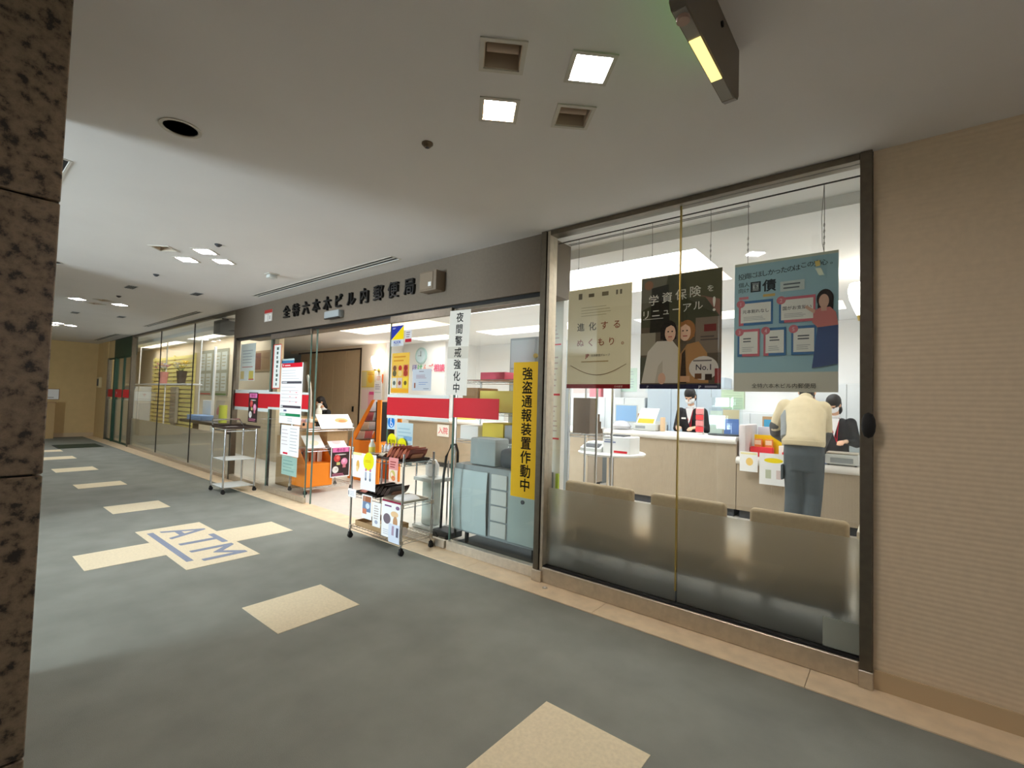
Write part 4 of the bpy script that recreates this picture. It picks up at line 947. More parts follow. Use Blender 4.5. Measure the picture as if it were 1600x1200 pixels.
# ================================================================== INSIDE THE POST OFFICE
# ---- counters
def counter(name, label, x0, x1, yf, depth, ztop, el=.03, er=.03):
    t = thing(name, label, 'counter', ((x0+x1)/2, yf+depth/2, 0.004))
    MB().box(x0+.03, x1-.03, yf+.06, yf+depth-.05, .004, .1).build('toe_kick', DGREY, t, False, True)
    n = max(1, round((x1-x0)/1.55)); w = (x1-x0)/n
    for k in range(n):
        MB().rbox(x0+w*k+.002, x0+w*(k+1)-.002, yf+.03, yf+.05, .1, ztop-.05, .002, seg=1).build('front_panel', COUNTERF, t, False, True)
    MB().box(x0, x1, yf+.05, yf+depth-.04, .1, ztop-.05).build('carcass', mat('beige_carcass', (200, 184, 164), .6), t, False, True)
    r = .045; prof = [(yf+depth, ztop-.05), (yf+depth, ztop)]
    for k in range(7):
        a = math.pi/2 + math.pi*k/6; prof.append((yf+.03+r*1.2*math.cos(a), ztop-.045+.045*math.sin(a)))
    prof = [(y, max(z, ztop-.09)) for y, z in prof]
    MB().prism(prof, (x0-el, 0, 0), YA, ZA, x1-x0+el+er).build('counter_top', COUNTERT, t, True, True)
    return t
counter('service_counter', 'high taupe service counter with white rounded top in front of the clerk', -3.35, -1.552, 6.36, .55, 1.0, .03, .0)
counter('service_counter', 'low taupe service counter where the customer stands', -1.548, -.10, 6.36, .75, .76, 0, .03)
counter('service_counter', 'taupe counter seen through the sliding door leaf', -8.2, -3.75, 6.5, .55, .98)
one('counter_divider', MB().rbox(-1.53, -1.45, 6.40, 7.05, .765, 1.16, .02), mat('lilac_divider', (214, 206, 206), .6), 'pale end panel between the high and the low counter', 'divider', base=(-1.49, 6.7, .765))
# ---- benches behind the frosted glass
for i, (a, b) in enumerate([(-2.09, -1.505), (-1.368, -.858), (-.717, -.203)]):
    t = thing('waiting_bench', ['left', 'middle', 'right'][i]+' tan waiting seat with its back to the window', 'bench', ((a+b)/2, 3.6, .004), group='waiting seats behind the window')
    mb = MB().rbox(a, b, 3.27, 3.345, .24, .742, .03, seg=4); mb.build('backrest', BENCH, t, True, True)
    MB().rbox([-2.16, -1.435, -.786][i], [-1.437, -.788, -.2][i], 3.36, 3.77, .26, .40, .03, seg=3).build('seat', BENCH, t, True, True)
    MB().rbox([-2.16, -1.435, -.786][i], [-1.437, -.788, -.2][i], 3.35, 3.37, .2, .27, .006, seg=1).build('apron', BENCH, t, True, True)
    MB().box(a+.04, b-.04, 3.36, 3.74, .24, .258).build('seat_frame', DGREY, t, False, True)
    for x in (a+.07, b-.07):
        for y in (3.40, 3.7): MB().cyl((x, y, .004), (x, y, .25), .016, 10).build('leg', CHROME, t, True, True)
one('cream_side_table', MB().rbox(-.17, -.05, 3.28, 3.6, .006, .70, .008), mat('cream_box', (232, 224, 206), .6), 'cream box table at the right end of the waiting seats', 'table', base=(-.11, 3.44, .006))
# ---- brochure rack with chrome posts behind the left seat
t = thing('brochure_rack', 'thin chrome rack behind the left waiting seat', 'rack', (-2.25, 3.95, .004))
for x in (-2.39, -2.10):
    for y in (3.80, 4.1): MB().cyl((x, y, .004), (x, y, 1.58), .011, 8).build('post', CHROME, t, True, True)
for z in (1.085, .5, 1.57): wire_shelf(-2.39, -2.10, 3.80, 4.1, z).build('wire_shelf', CHROME, t, True, True)
one('stepped_holder', MB().prism([(3.84, 1.09), (4.09, 1.09), (4.09, 1.13), (4.06, 1.13), (4.06, 1.2), (4.03, 1.2), (4.03, 1.27), (3.99, 1.27), (3.99, 1.34), (3.95, 1.34), (3.95, 1.42), (3.84, 1.42)], (-2.375, 0, 0), YA, ZA, .18), mat('brown_holder', (120, 102, 84), .7), 'brown stepped leaflet holder on the chrome rack', 'leaflet holder', base=(-2.3, 3.95, 1.09))
one('lime_strip', MB().box(-2.265, -2.238, 3.40, 3.418, .45, .76), mat('lime_tape', (190, 214, 30), .6), 'lime green strip on the edge of the white pilaster', 'strip', None, False, base=(-2.25, 3.41, .45))
# ---- round table with scale and box
t = thing('round_table', 'round white pedestal table behind the seats', 'table', (-2.56, 5.0, .004))
MB().lathe([(0, .79), (.37, .79), (.385, .8), (.385, .812), (.37, .82), (0, .82)], (-2.56+2.56, 0, -.004), 36).build('top', COUNTERT, t)
MB().cyl((0, 0, .02), (0, 0, .79), .03, 14).build('pedestal', CHROME, t)
MB().lathe([(0, .03), (.05, .03), (.23, .012), (.24, 0), (0, 0)], n=28).build('base', CHROME, t)
t = thing('postal_scale', 'white postal scale with sloping panel on the round table', 'scale', (-2.72, 4.95, .818))
MB().prism([(-.17, .0), (.17, .0), (.17, .09), (-.05, .09), (-.17, .04)], (-.13, 0, 0), YA, ZA, .26).build('body', GREYP, t, False)
MB().rbox(-.12, .12, -.03, .16, .092, .105, .004).build('weighing_plate', PAPER, t)
MB().prism([(-.15, .052), (-.07, .086), (-.07, .089), (-.15, .055)], (-.1, 0, 0), YA, ZA, .2).build('display', DGREY, t, False)
t = thing('mail_box_carton', 'white mailing carton with red and blue print on the round table', 'carton', (-2.42, 4.95, .818))
MB().rbox(-.16, .17, -.13, .13, 0, .19, .006, seg=1).build('carton', PAPER, t, False)
MB().box(-.02, .14, -.1325, -.1305, .012, .036).build('red_print', col(214, 50, 60), t, False)
MB().box(-.14, .0, -.1325, -.1305, .12, .135).box(-.13, -.03, -.1325, -.1305, .145, .155).build('blue_print', col(130, 140, 170), t, False)
MB().rbox(-.1, .08, -.08, .08, .19, .205, .004).build('lid_flap', DGREY, t, False)
# ---- white column notices
for i, (z0, hh) in enumerate([(1.05, .36), (1.43, .42), (1.87, .3)]):
    s = Sheet('column_notice', ['lowest', 'middle', 'highest'][i]+' white notice on the inner white pilaster', 'notice', (-2.44, 3.415, z0), XA, ZA, .2, hh, PAPER, .001)
    s.rect(.05, .0, .95, .04, col(220, 60, 80)); s.lines(.15, .85, .15, .85, 6, col(206, 190, 196), .25); s.rect(.1, .9, .5, .94, col(224, 90, 110)); s.done()
# ---- things on the high counter
def monitor(label, x, y, z, w, hgt, m, rz=0.0, leg=True):
    t = thing('monitor', label, 'monitor', (x, y, z), rz)
    MB().rbox(-w/2, w/2, -.015, .015, .1, .1+hgt, .006).build('screen_back', m, t)
    MB().box(-w/2+.015, w/2-.015, -.0165, -.015, .115, .085+hgt).build('panel', mat('pale_blue_screen', (150, 190, 232), .3), t, False)
    MB().cyl((0, 0.02, .0), (0, .02, .12), .018, 10).build('stand', GREYP, t); MB().rbox(-.1, .1, -.07, .09, 0, .012, .004).build('foot', GREYP, t)
    return t
monitor('pale blue screen at the left end of the high counter', -3.22, 6.75, 1.002, .34, .27, GREYP, .25)
t = thing('label_printer', 'white label printer with a document on the high counter', 'printer', (-2.82, 6.62, 1.002))
MB().rbox(-.17, .17, -.13, .15, 0, .1, .02).build('body', GREYP, t); MB().box(-.13, .02, -.132, -.13, .03, .07).build('display', MGREY, t, False)
MB().prism([(-.08, .1), (.1, .32), (.1, .325), (-.085, .105)], (-.14, 0, 0), YA, ZA, .28).build('paper_sheet', PAPER, t, False)
MB().prism([(-.082, .107), (-.03, .170), (-.031, .172), (-.083, .109)], (-.12, 0, 0), YA, ZA, .24).build('yellow_slip', col(240, 190, 70), t, False)
one('plastic_bag', MB().lathe([(.02, 0), (.13, .01), (.15, .05), (.1, .11), (.04, .13), (0, .125)], (-3.18, 6.5, 1.002), 11), mat('clear_bag', (200, 200, 206), .2), 'crumpled clear bag at the left of the high counter', 'bag', base=(-3.18, 6.5, 1.002))
for i, (x, y, w, d, hh, m, lab) in enumerate([(-2.98, 6.84, .14, .1, .24, CARDB, 'brown file box behind the clear bag'), (-2.60, 6.64, .04, .1, .2, col(226, 196, 160), 'beige upright folder beside the printer')]):
    one('desk_box', MB().rbox(x-w/2, x+w/2, y-d/2, y+d/2, 1.002, 1.002+hh, .004), m, lab, 'box', base=(x, y, 1.002))
t = thing('acrylic_screen', 'clear acrylic leaflet stand with blue folder on the high counter', 'leaflet stand', (-1.76, 6.62, 1.002))
MB().box(-.19, .2, -.02, -.014, .01, .36).build('acrylic_front', ACRYL, t, False)
MB().box(-.19, .2, .1, .106, .01, .5).build('acrylic_back', ACRYL, t, False)
MB().lathe([(0, 0), (.2, 0), (.2, .012), (0, .012)], n=24).build('turntable', DGREY, t)
MB().box(.0, .18, -.01, .0, .02, .22).build('blue_folder', col(110, 140, 206), t, False)
MB().box(-.02, .18, .004, .012, .02, .34).build('beige_folder', col(226, 206, 170), t, False)
MB().box(-.18, -.03, .0, .01, .02, .32).build('leaflet_sheet', col(222, 232, 222), t, False)
MB().tube([(-.2, .1, .5), (-.2, .1, .62), (.22, .1, .62), (.22, .1, .36)], .004, 6).build('wire_frame', CHROME, t)
s = Sheet('mesh_board', 'pale green mesh panel hung above the acrylic stand', 'panel', (-1.84, 6.76, 1.35), XA, ZA, .3, .26, col(206, 228, 200), .004)
s.lines(.1, .9, .1, .9, 6, col(180, 206, 180), .15); s.done()
t = thing('coupon_tower', 'red and white leaflet tower beside the clerk on the high counter', 'leaflet stand', (-2.06, 6.55, 1.002))
MB().rbox(-.06, .06, -.05, .05, 0, .015, .003).build('foot', PAPER, t); MB().box(-.05, .05, .03, .036, .012, .36).build('back_board', PAPER, t, False)
for k in range(4): MB().box(-.048, .048, .0, .028, .03+.08*k, .1+.08*k).build('card_pocket', col(236, 80, 84) if k % 2 == 0 else col(240, 150, 150), t, False)
# ---- things on the low counter
t = thing('gift_display', 'yellow and red snack display on the low counter', 'display box', (-1.27, 6.62, .762))
MB().box(-.15, .16, .12, .13, 0, .27).build('back_card', col(240, 206, 20), t, False)
MB().rbox(-.17, .08, -.02, .1, 0, .12, .004).build('red_tray', col(230, 60, 70), t, False)
for k in range(2): MB().box(-.13+.12*k, -.05+.12*k, .03, .09, .12, .22).build('orange_pack', col(240, 150, 80), t, False)
for k in range(2): MB().box(-.125+.12*k, -.055+.12*k, .027, .0295, .15, .205).build('pack_label', col(250, 222, 190), t, False)
monitor('lilac backed screen on the low counter', -1.23, 6.93, .762, .38, .27, mat('lilac_back', (206, 204, 220), .5), 3.1)
s = Sheet('blue_framed_panel', 'wooden framed blue panel standing behind the lilac screen', 'panel', (-1.46, 7.4, .98), XA, ZA, .40, .28, col(206, 170, 130), .02)
s.rect(.05, .05, .95, .85, col(90, 180, 226)); s.done()
one('panel_easel', MB().box(-1.28, -1.24, 7.425, 7.46, .004, 1.2).box(-1.45, -1.05, 7.42, 7.5, .95, .978).box(-1.4, -1.1, 7.3, 7.6, .004, .02), GREYP, 'grey stand carrying the blue framed panel', 'stand', None, False, base=(-1.26, 7.44, .004))
for i, (x, lab, m) in enumerate([(-1.03, 'red box beside the snack display', col(220, 50, 60)), (-1.0, 'yellow tin behind the red box', col(226, 190, 60)), (-1.1, 'white tin beside the red box', PAPER)]):
    y = [6.52, 6.66, 6.72][i]
    one('counter_tin', MB().rbox(x-.035, x+.035, y-.03, y+.03, .762, .85+.03*i, .005), m, lab, 'tin', base=(x, y, .762))
s = Sheet('counter_sheet', 'white sheet with orange drawing hanging over the low counter edge', 'sheet', (-1.49, 6.299, .60), XA, ZA, .2, .24, PAPER, .001); s.ell(.55, .5, .2, .2, col(244, 206, 120)); s.rect(.05, .86, .95, .95, col(236, 226, 170)); s.done()
s = Sheet('counter_sheet', 'longer white sheet with a yellow oval hanging over the counter edge', 'sheet', (-1.27, 6.292, .47), XA, ZA, .3, .37, PAPER, .001); s.ell(.5, .78, .33, .08, col(246, 222, 30)); s.rect(.22, .2, .42, .48, col(190, 196, 170)); s.rect(.6, .2, .8, .48, col(214, 196, 190)); s.done()
t = thing('cash_printer', 'grey electronic scale at the right end of the low counter', 'scale', (-.46, 6.5, .762))
MB().rbox(-.16, .15, -.13, .14, .01, .12, .012).build('body', GREYP, t); MB().box(-.11, .1, -.132, -.13, .03, .085).build('display', MGREY, t, False)
MB().rbox(-.15, .14, -.11, .13, .125, .14, .005).build('weighing_plate', STEEL, t)
for dx in (-.13, .12):
    for dy in (-.1, .1): MB().cyl((dx, dy, 0), (dx, dy, .012), .012, 8).build('foot', BLACK, t)
one('tape_dispenser', MB().rbox(-.3, -.2, 6.72, 6.82, .762, .9, .01).cyl((-.25, 6.70, .88), (-.25, 6.74, .88), .05, 18), mat('beige_plastic', (206, 198, 184), .5), 'beige tape dispenser behind the grey scale', 'dispenser', base=(-.25, 6.77, .762))
one('blue_pad', MB().rbox(-.72, -.58, 6.42, 6.6, .762, .78, .003), col(120, 150, 220), 'blue pad on the low counter right of the customer', 'pad', base=(-.65, 6.5, .762))
one('clear_partition', MB().box(-.5, -.06, 7.0, 7.008, .762, 1.12), ACRYL, 'clear acrylic shield at the right end of the low counter', 'shield', None, False, base=(-.3, 7.0, .762))
# ---- back area behind the clerks
def cabinet(label, x0, x1, y0, y1, z1, m, nd=2):
    t = thing('office_cabinet', label, 'cabinet', ((x0+x1)/2, (y0+y1)/2, .004), group='office cabinets at the back wall')
    MB().box(x0, x1, y0+.02, y1, .004, z1).build('body', m, t, False, True)
    w = (x1-x0)/nd
    for k in range(nd):
        d = MB().rbox(x0+w*k+.004, x0+w*(k+1)-.004, y0, y0+.018, .03, z1-.01, .002, seg=1).build('door', m, t, False, True)
        MB().box(x0+w*(k+1)-.06, x0+w*(k+1)-.045, y0-.012, y0, z1*.5, z1*.5+.12).build('handle', DGREY, d, False, True)
OFFW = mat('office_white_metal', (226, 230, 232), .5)
cabinet('white office cabinet at the right of the back wall', -1.0, -.05, 7.95, 8.38, 1.75, OFFW, 2)
cabinet('white office cabinet in the middle of the back wall', -2.1, -1.02, 7.95, 8.38, 1.3, OFFW, 3)
cabinet('grey blue office cabinet behind the clerk', -3.4, -2.12, 7.95, 8.38, 1.85, mat('blue_grey_metal', (196, 210, 222), .5), 3)
cabinet('white office cabinet left of the clerk', -5.0, -3.45, 7.95, 8.38, 1.5, OFFW, 4)
for i, (x, z, w, hh, c, lab) in enumerate([(-3.63, 1.6, .36, .5, (226, 232, 236), 'white wall chart with a pink square behind the counter'), (-4.3, 1.62, .5, .45, (206, 226, 214), 'pale green wall chart left of the white one'), (-5.2, 1.58, .4, .5, (230, 216, 214), 'pale pink wall chart further left')]):
    s = Sheet('wall_chart', lab, 'chart', (x, 8.392, z), XA, ZA, w, hh, col(*c), .004); s.rect(.04, .75, .24, .95, col(226, 80, 120)); s.lines(.3, .9, .15, .9, 7, col(170, 180, 190), .2); s.done()
for i, (x, lab, c) in enumerate([(-2.9, 'blue shelf file on the grey blue cabinet', (170, 200, 240)), (-2.6, 'cream shelf file on the grey blue cabinet', (240, 220, 190)), (-4.5, 'pink shelf file on the white cabinet', (236, 150, 160)), (-4.2, 'white shelf file on the white cabinet', (236, 236, 236))]):
    zz = 1.852 if x > -3.4 else 1.502
    one('shelf_file', MB().rbox(x-.12, x+.12, 8.05, 8.3, zz, zz+.24, .004), col(*c), lab, 'file box', base=(x, 8.17, zz))
for i, (x, y, lab) in enumerate([(-3.15, 7.7, 'left grey computer screen in the back office'), (-2.05, 7.70, 'right grey computer screen in the back office'), (-4.4, 7.5, 'computer screen left of the clerk')]):
    t = thing('back_desk', ['left', 'right', 'leftmost'][i]+' white desk in the back office', 'desk', (x, y, .004))
    MB().rbox(-.5, .5, -.2, .22, .67, .7, .004).build('top', OFFW, t)
    for dx in (-.46, .46): MB().box(dx-.02, dx+.02, -.18, .2, 0, .67).build('leg', MGREY, t, False)
    monitor(lab, x, y, .705, .42, .3, GREYP, 3.1)
# ---- wall sconces
def sconce(label, x, y, z, nx, ny, D=.12):
    t = thing('wall_sconce', label, 'wall lamp', (x, y, z))
    MB().lathe([(.025, -.16), (.05, -.1), (.085, 0), (.1, .09), (.085, .15), (0, .16)], (nx*D, ny*D, 0), 20).build('glass_shade', L_SCONCE, t)
    MB().cyl((nx*D, ny*D, -.2), (nx*D, ny*D, -.15), .02, 10, .03).cyl((nx*D, ny*D, -.18), (0, 0, -.18), .012, 8).build('arm', BRASS, t)
    MB().cyl((0, 0, -.18), (nx*.015, ny*.015, -.18), .05, 16).build('wall_plate', BRASS, t)
sconce('glowing wall sconce beside the folding partition', -9.87, 6.895, 2.22, 0, -1)
sconce('glowing wall sconce at the right edge of the big window', -.035, 5.45, 2.42, -1, 0, .22)
# ---- clock and letters on the clock wall
t = thing('wall_clock', 'round pale blue wall clock above the coloured letters', 'clock', (-8.82, 7.345, 2.40))
MC = Matrix.Rotation(math.radians(90), 4, 'X')
MB().lathe([(.15, .0), (.2, .0), (.2, .03), (.17, .04), (.165, .02), (0, .02)], n=32, M=MC).build('rim', mat('pale_aqua_rim', (176, 206, 206), .5), t)
MB().cyl((0, -.0205, 0), (0, -.023, 0), .165, 32).build('dial', mat('pale_blue_dial', (206, 226, 236), .6), t, False)
MB().box(-.006, .006, -.03, -.026, -.02, .11).box(-.09, .02, -.032, -.028, -.005, .005).build('hand', DGREY, t, False)
t = thing('wall_letters', 'coloured advice letters on the white wall under the clock', 'sign', (-8.6, 7.345, 2.1))
for i, (ch, c) in enumerate(zip('ほけんご相談', [(150, 140, 200), (120, 200, 150), (244, 170, 150), (230, 130, 130), (226, 110, 140), (226, 110, 140)])):
    MB().text(ch, (-9.05+.195*i, 7.335, 2.115-.004*i), XA, ZA, .19, .02, 'C', .02).build('letter', col(*c), t, False, True)
s = Sheet('yellow_wall_poster', 'yellow posters pinned beside the wall sconce', 'poster', (-10.6, 6.893, 1.62), XA, ZA, .55, .42, col(226, 200, 100), .002); s.rect(.02, .05, .4, .95, col(206, 196, 150)); s.ell(.7, .5, .2, .25, col(236, 180, 60)); s.lines(.5, .95, .72, .9, 2, col(206, 120, 50)); s.done()
s = Sheet('pink_wall_poster', 'pink and white poster below the yellow wall posters', 'poster', (-10.58, 6.893, 1.06), XA, ZA, .75, .5, col(236, 214, 214), .002); s.rect(.4, .1, .95, .85, col(236, 170, 186)); s.rect(.45, .75, .95, .9, col(226, 90, 150)); s.done()
s = Sheet('orange_notice', 'white notice with an orange bar right of the sconce', 'notice', (-9.98, 6.893, 1.72), XA, ZA, .3, .22, PAPER, .002); s.rect(.8, .0, 1, 1, col(240, 120, 50)); s.lines(.1, .7, .3, .8, 3, col(230, 150, 120)); s.done()
# ---- left seating desk with the seated woman
t = thing('reception_desk', 'low wooden desk in front of the seated person', 'desk', (-9.6, 4.85, .004))
MB().rbox(-.9, 1.4, -.3, .3, .88, .916, .01).build('top', mat('light_wood', (196, 160, 110), .5), t); MB().box(-.85, 1.35, -.26, .26, 0, .88).build('body', DBROWN, t, False)
one('leaflet_case', MB().rbox(-9.7, -9.4, 4.7, 4.9, .922, 1.1, .006), ACRYL, 'clear case with red leaflets on the wooden desk', 'leaflet case', base=(-9.55, 4.8, .922))
# ---- shelf unit seen through the fixed pane
t = thing('stock_rack', 'chrome stock rack behind the fixed pane with yellow folders', 'rack', (-3.25, 3.75, .004))
for x in (-3.66, -2.86):
    for y in (3.55, 3.93): MB().cyl((x, y, .004), (x, y, 1.62), .012, 8).build('post', CHROME, t, True, True)
for z in (.3, .95, 1.25, 1.58): wire_shelf(-3.66, -2.86, 3.55, 3.93, z).build('wire_shelf', CHROME, t, True, True)
for i, (x0, x1, z0, z1, m, lab) in enumerate([(-3.35, -2.88, 1.256, 1.47, col(226, 214, 120), 'long yellow folder box on the stock rack'), (-3.6, -3.38, 1.256, 1.50, CARDB, 'brown envelope box on the stock rack'), (-3.35, -3.02, 1.585, 1.66, col(206, 90, 110), 'red and white sign box on top of the stock rack'), (-3.3, -3.02, .956, 1.14, col(226, 206, 90), 'yellow box on the middle of the stock rack'), (-3.0, -2.88, .956, 1.13, MGREY, 'grey box on the middle of the stock rack'), (-3.62, -3.36, .956, 1.1, PAPER, 'white carton on the middle of the stock rack')]):
    one('stock_box', MB().rbox(x0, x1, 3.58, 3.9, z0, z1, .004), m, lab, 'box', base=((x0+x1)/2, 3.74, z0))
t = thing('tall_cabinet', 'tall grey metal cabinet with a rounded corner behind the yellow board', 'cabinet', (-3.0, 4.25, .004))
MB().prism([(-3.32, 4.02), (-2.95, 4.02), (-2.86, 4.06), (-2.82, 4.15), (-2.82, 4.5), (-3.32, 4.5)], (0, 0, .004), XA, YA, 2.06).build('body', MGREY, t, False, True)
MB().box(-3.30, -2.98, 4.012, 4.02, .1, 1.72).build('door', mat('light_grey_door', (176, 184, 188), .5), t, False, True)
MB().box(-3.30, -2.98, 4.012, 4.02, 1.74, 2.04).build('upper_door', mat('light_grey_door', (176, 184, 188), .5), t, False, True)
MB().cyl((-2.96, 4.0, 1.86), (-2.96, 4.02, 1.86), .025, 12).build('knob', BRASS, t, True, True)
# low drawer unit with pale board directly behind the fixed pane
t = thing('drawer_unit', 'low grey drawer unit right behind the fixed pane', 'drawer unit', (-2.9, 3.3, .004))
MB().box(-3.27, -2.3, 3.19, 3.46, .14, .765).build('body', MGREY, t, False, True)
for k in range(4): MB().rbox(-2.80, -2.62, 3.175, 3.19, .17+.14*k, .295+.14*k, .003, seg=1).build('drawer', GREYP, t, False, True)
MB().rbox(-2.6, -2.31, 3.178, 3.19, .16, .75, .003, seg=1).build('side_door', mat('pale_teal_door', (170, 186, 184), .5), t, False, True)
MB().cyl((-2.44, 3.17, .52), (-2.44, 3.18, .52), .018, 14).build('lock', DGREY, t, True, True)
for x in (-3.2, -2.4): MB().cyl((x, 3.3, .004), (x, 3.3, .14), .02, 10).build('foot', BLACK, t, True, True)
s = Sheet('curved_board', 'pale curved plastic board leaning on the grey drawer unit', 'board', (-3.26, 3.168, .16), XA, ZA, .42, .56, mat('pale_plastic_board', (190, 204, 206), .4), .004, curl=.012); s.done()
one('grey_tote', MB().rbox(-3.12, -2.8, 3.22, 3.42, .77, 1.02, .02), mat('grey_canvas', (160, 168, 168), .8), 'grey box on top of the drawer unit', 'box', base=(-2.96, 3.32, .77))
one('dark_bag', MB().rbox(-2.78, -2.5, 3.24, 3.42, .77, .94, .05, seg=3), DGREY, 'dark rounded bag beside the grey box', 'bag', base=(-2.64, 3.33, .77))
t = thing('wheeled_stroller_frame', 'black bent handle of a folded cart behind the door glass', 'handle', (-3.5, 3.25, .004))
MB().tube([(-3.52, 3.25, .03), (-3.5, 3.25, .6), (-3.47, 3.25, .8), (-3.40, 3.25, .92), (-3.34, 3.25, .93), (-3.31, 3.25, .86), (-3.31, 3.25, .05)], .013, 8).build('handle_tube', BLACKM, t, True, True)
MB().rbox(-3.56, -3.3, 3.18, 3.34, .03, .09, .01).build('base', DGREY, t, True, True)
for dx in (-3.52, -3.34): MB().cyl((dx, 3.17, .035), (dx, 3.2, .035), .03, 14).build('wheel', BLACK, t, True, True)
t = thing('umbrella_stand', 'pale umbrella bag stand inside the right door leaf', 'stand', (-3.85, 3.4, .004))
MB().rbox(-4.0, -3.68, 3.28, 3.52, .5, .54, .006).rbox(-4.0, -3.68, 3.28, 3.52, .01, .04, .006).build('tray', GREYP, t, True, True)
for x in (-3.98, -3.70):
    for y in (3.3, 3.5): MB().cyl((x, y, .01), (x, y, .72), .01, 8).build('post', CHROME, t, True, True)
MB().rbox(-3.92, -3.76, 3.33, 3.47, .04, .5, .02).build('bin', mat('translucent_bin', (206, 216, 212), .4), t, True, True)
MB().lathe([(.02, .54), (.07, .56), (.075, .66), (.04, .72)], (-3.84+3.85, 0, -.004), 12).build('bag_roll', PAPER, t)
# signs with red print on the far counter
for i, (x, z, tx, lab) in enumerate([(-7.25, .62, '入院', 'leftmost white card with red characters on the far counter'), (-6.35, .66, '短期', 'middle white card with red characters on the far counter'), (-5.7, .64, '長期', 'rightmost white card with red characters on the far counter')]):
    s = Sheet('red_print_card', lab, 'sign', (x, 6.515, z), XA, ZA, .34, .24, PAPER, .002, 'red print cards on the far counter'); s.text(tx, .5, .5, .6, col(226, 90, 110), .02); s.done()
for i in range(4):
    one('counter_folder', MB().rbox(-7.6+.75*i, -7.3+.75*i, 6.65, 6.9, .982, 1.15+.06*(i % 2), .006), [PAPER, col(226, 214, 120), GREYP, col(206, 222, 236)][i], ['white', 'yellow', 'grey', 'pale blue'][i]+' desk organiser on the far counter', 'organiser', base=(-7.45+.75*i, 6.77, .982))

# ---- cash machine corner behind the long window
t = thing('slat_screen', 'yellow slatted screen behind the long window', 'screen', (-16.2, 4.3, .004))
for k in range(18):
    MB().box(-18.2, -14.5, 4.325, 4.35, .25+.12*k, .335+.12*k).build('slat', mat('yellow_slat', (226, 212, 130), .6), t, False, True)
for x in (-18.15, -16.3, -14.55): MB().box(x-.03, x+.03, 4.36, 4.39, .004, 2.42).build('upright', mat('yellow_slat', (226, 212, 130), .6), t, False, True)
one('grey_upright_panel', MB().rbox(-16.0, -15.5, 4.24, 4.31, .5, 1.5, .006).box(-15.9, -15.6, 4.25, 4.30, .004, .5), mat('warm_grey_panel', (160, 152, 136), .6), 'grey upright panel before the slatted screen', 'panel', None, False, base=(-15.75, 4.3, .004))
for i, x in enumerate((-14.2, -13.2)):
    s = Sheet('notice_board', ['left', 'right'][i]+' grey notice board behind the long window', 'notice board', (x, 4.38, 1.3), XA, ZA, .9, 1.15, col(150, 148, 128), .015)
    for a, b in ((.08, .55), (.55, .55), (.08, .1), (.55, .1)): s.rect(a, b, a+.36, b+.38, col(190, 192, 180)); s.lines(a+.04, a+.32, b+.05, b+.33, 4, col(150, 140, 110), .25)
    s.rect(.05, .02, .95, .05, col(160, 60, 60) if i == 0 else col(90, 120, 60)); s.done()
one('white_pole', MB().cyl((-12.0, 4.0, .004), (-12.0, 4.0, 2.42), .03, 10), PAPER, 'white vertical pole right of the notice boards', 'pole', base=(-12.0, 4.0, .004))
t = thing('writing_table', 'dark brown writing table behind the long window', 'table', (-11.0, 3.65, .004))
MB().rbox(-12.1, -9.9, 3.4, 3.9, .73, .79, .006).build('top', DBROWN, t, True, True)
for x in (-11.9, -10.1): MB().box(x-.03, x+.03, 3.6, 3.7, .004, .73).build('leg', DBROWN, t, False, True)
one('blue_carton', MB().rbox(-11.8, -10.95, 3.45, 3.75, .792, .89, .006), mat('soft_blue', (130, 168, 220), .6), 'blue flat carton on the dark writing table', 'carton', base=(-11.4, 3.6, .792))
one('white_screen', MB().rbox(-12.0, -11.5, 3.8, 3.83, .792, 1.2, .004), PAPER, 'white upright sheet behind the blue carton', 'sheet', base=(-11.75, 3.81, .792))
one('yellow_roll', MB().lathe([(0, 0), (.07, 0), (.07, .34), (0, .34)], (-10.1, 3.55, .792), 16), mat('lime_roll', (214, 226, 90), .5), 'yellow green roll at the right end of the writing table', 'roll', base=(-10.1, 3.55, .792))
s = Sheet('pink_leaflet', 'pale leaflet with pink flowers standing on the writing table', 'leaflet', (-10.75, 3.6, .80), XA, (0, .12, 1), .45, .42, col(226, 214, 200), .003); s.ell(.4, .5, .18, .2, col(230, 150, 160)); s.ell(.65, .6, .14, .15, col(190, 210, 120)); s.done()
t = thing('glass_shelf', 'white wall shelf with flowers behind the long window', 'shelf', (-14.6, 3.75, 1.53))
MB().box(-17.3, -12.1, 3.5, 3.8, 1.53, 1.56).build('board', PAPER, t, False, True)
for x in (-17.2, -14.7, -12.2): MB().cyl((x, 3.78, .004), (x, 3.78, 2.64), .014, 8).build('support_pole', PAPER, t, True, True)
def flowers(label, x, y, z, pot, petals):
    t = thing('flower_pot', label, 'plant pot', (x, y, z))
    MB().lathe([(0, 0), (.08, 0), (.11, .3), (.1, .3), (.09, .28), (0, .28)], n=16).build('pot', pot, t)
    random.seed(int(abs(x)*10))
    for k in range(9):
        a = random.uniform(0, 6.28); r = random.uniform(.02, .16); hh = random.uniform(.36, .5)
        MB().tube([(0, 0, .28), (r*.5*math.cos(a), r*.5*math.sin(a), hh-.08), (r*math.cos(a), r*math.sin(a), hh)], .005, 5).build('stem', mat('stem_green', (90, 120, 60), .6), t)
        mb = MB()
        for j in range(5):
            b = a+j*1.256; c = Vector((r*math.cos(a), r*math.sin(a), hh))
            mb.flat([c, c+Vector((.07*math.cos(b-.4), .07*math.sin(b-.4), .04)), c+Vector((.11*math.cos(b), .11*math.sin(b), .05)), c+Vector((.07*math.cos(b+.4), .07*math.sin(b+.4), .04))])
        mb.build('flower', petals[k % len(petals)], t)
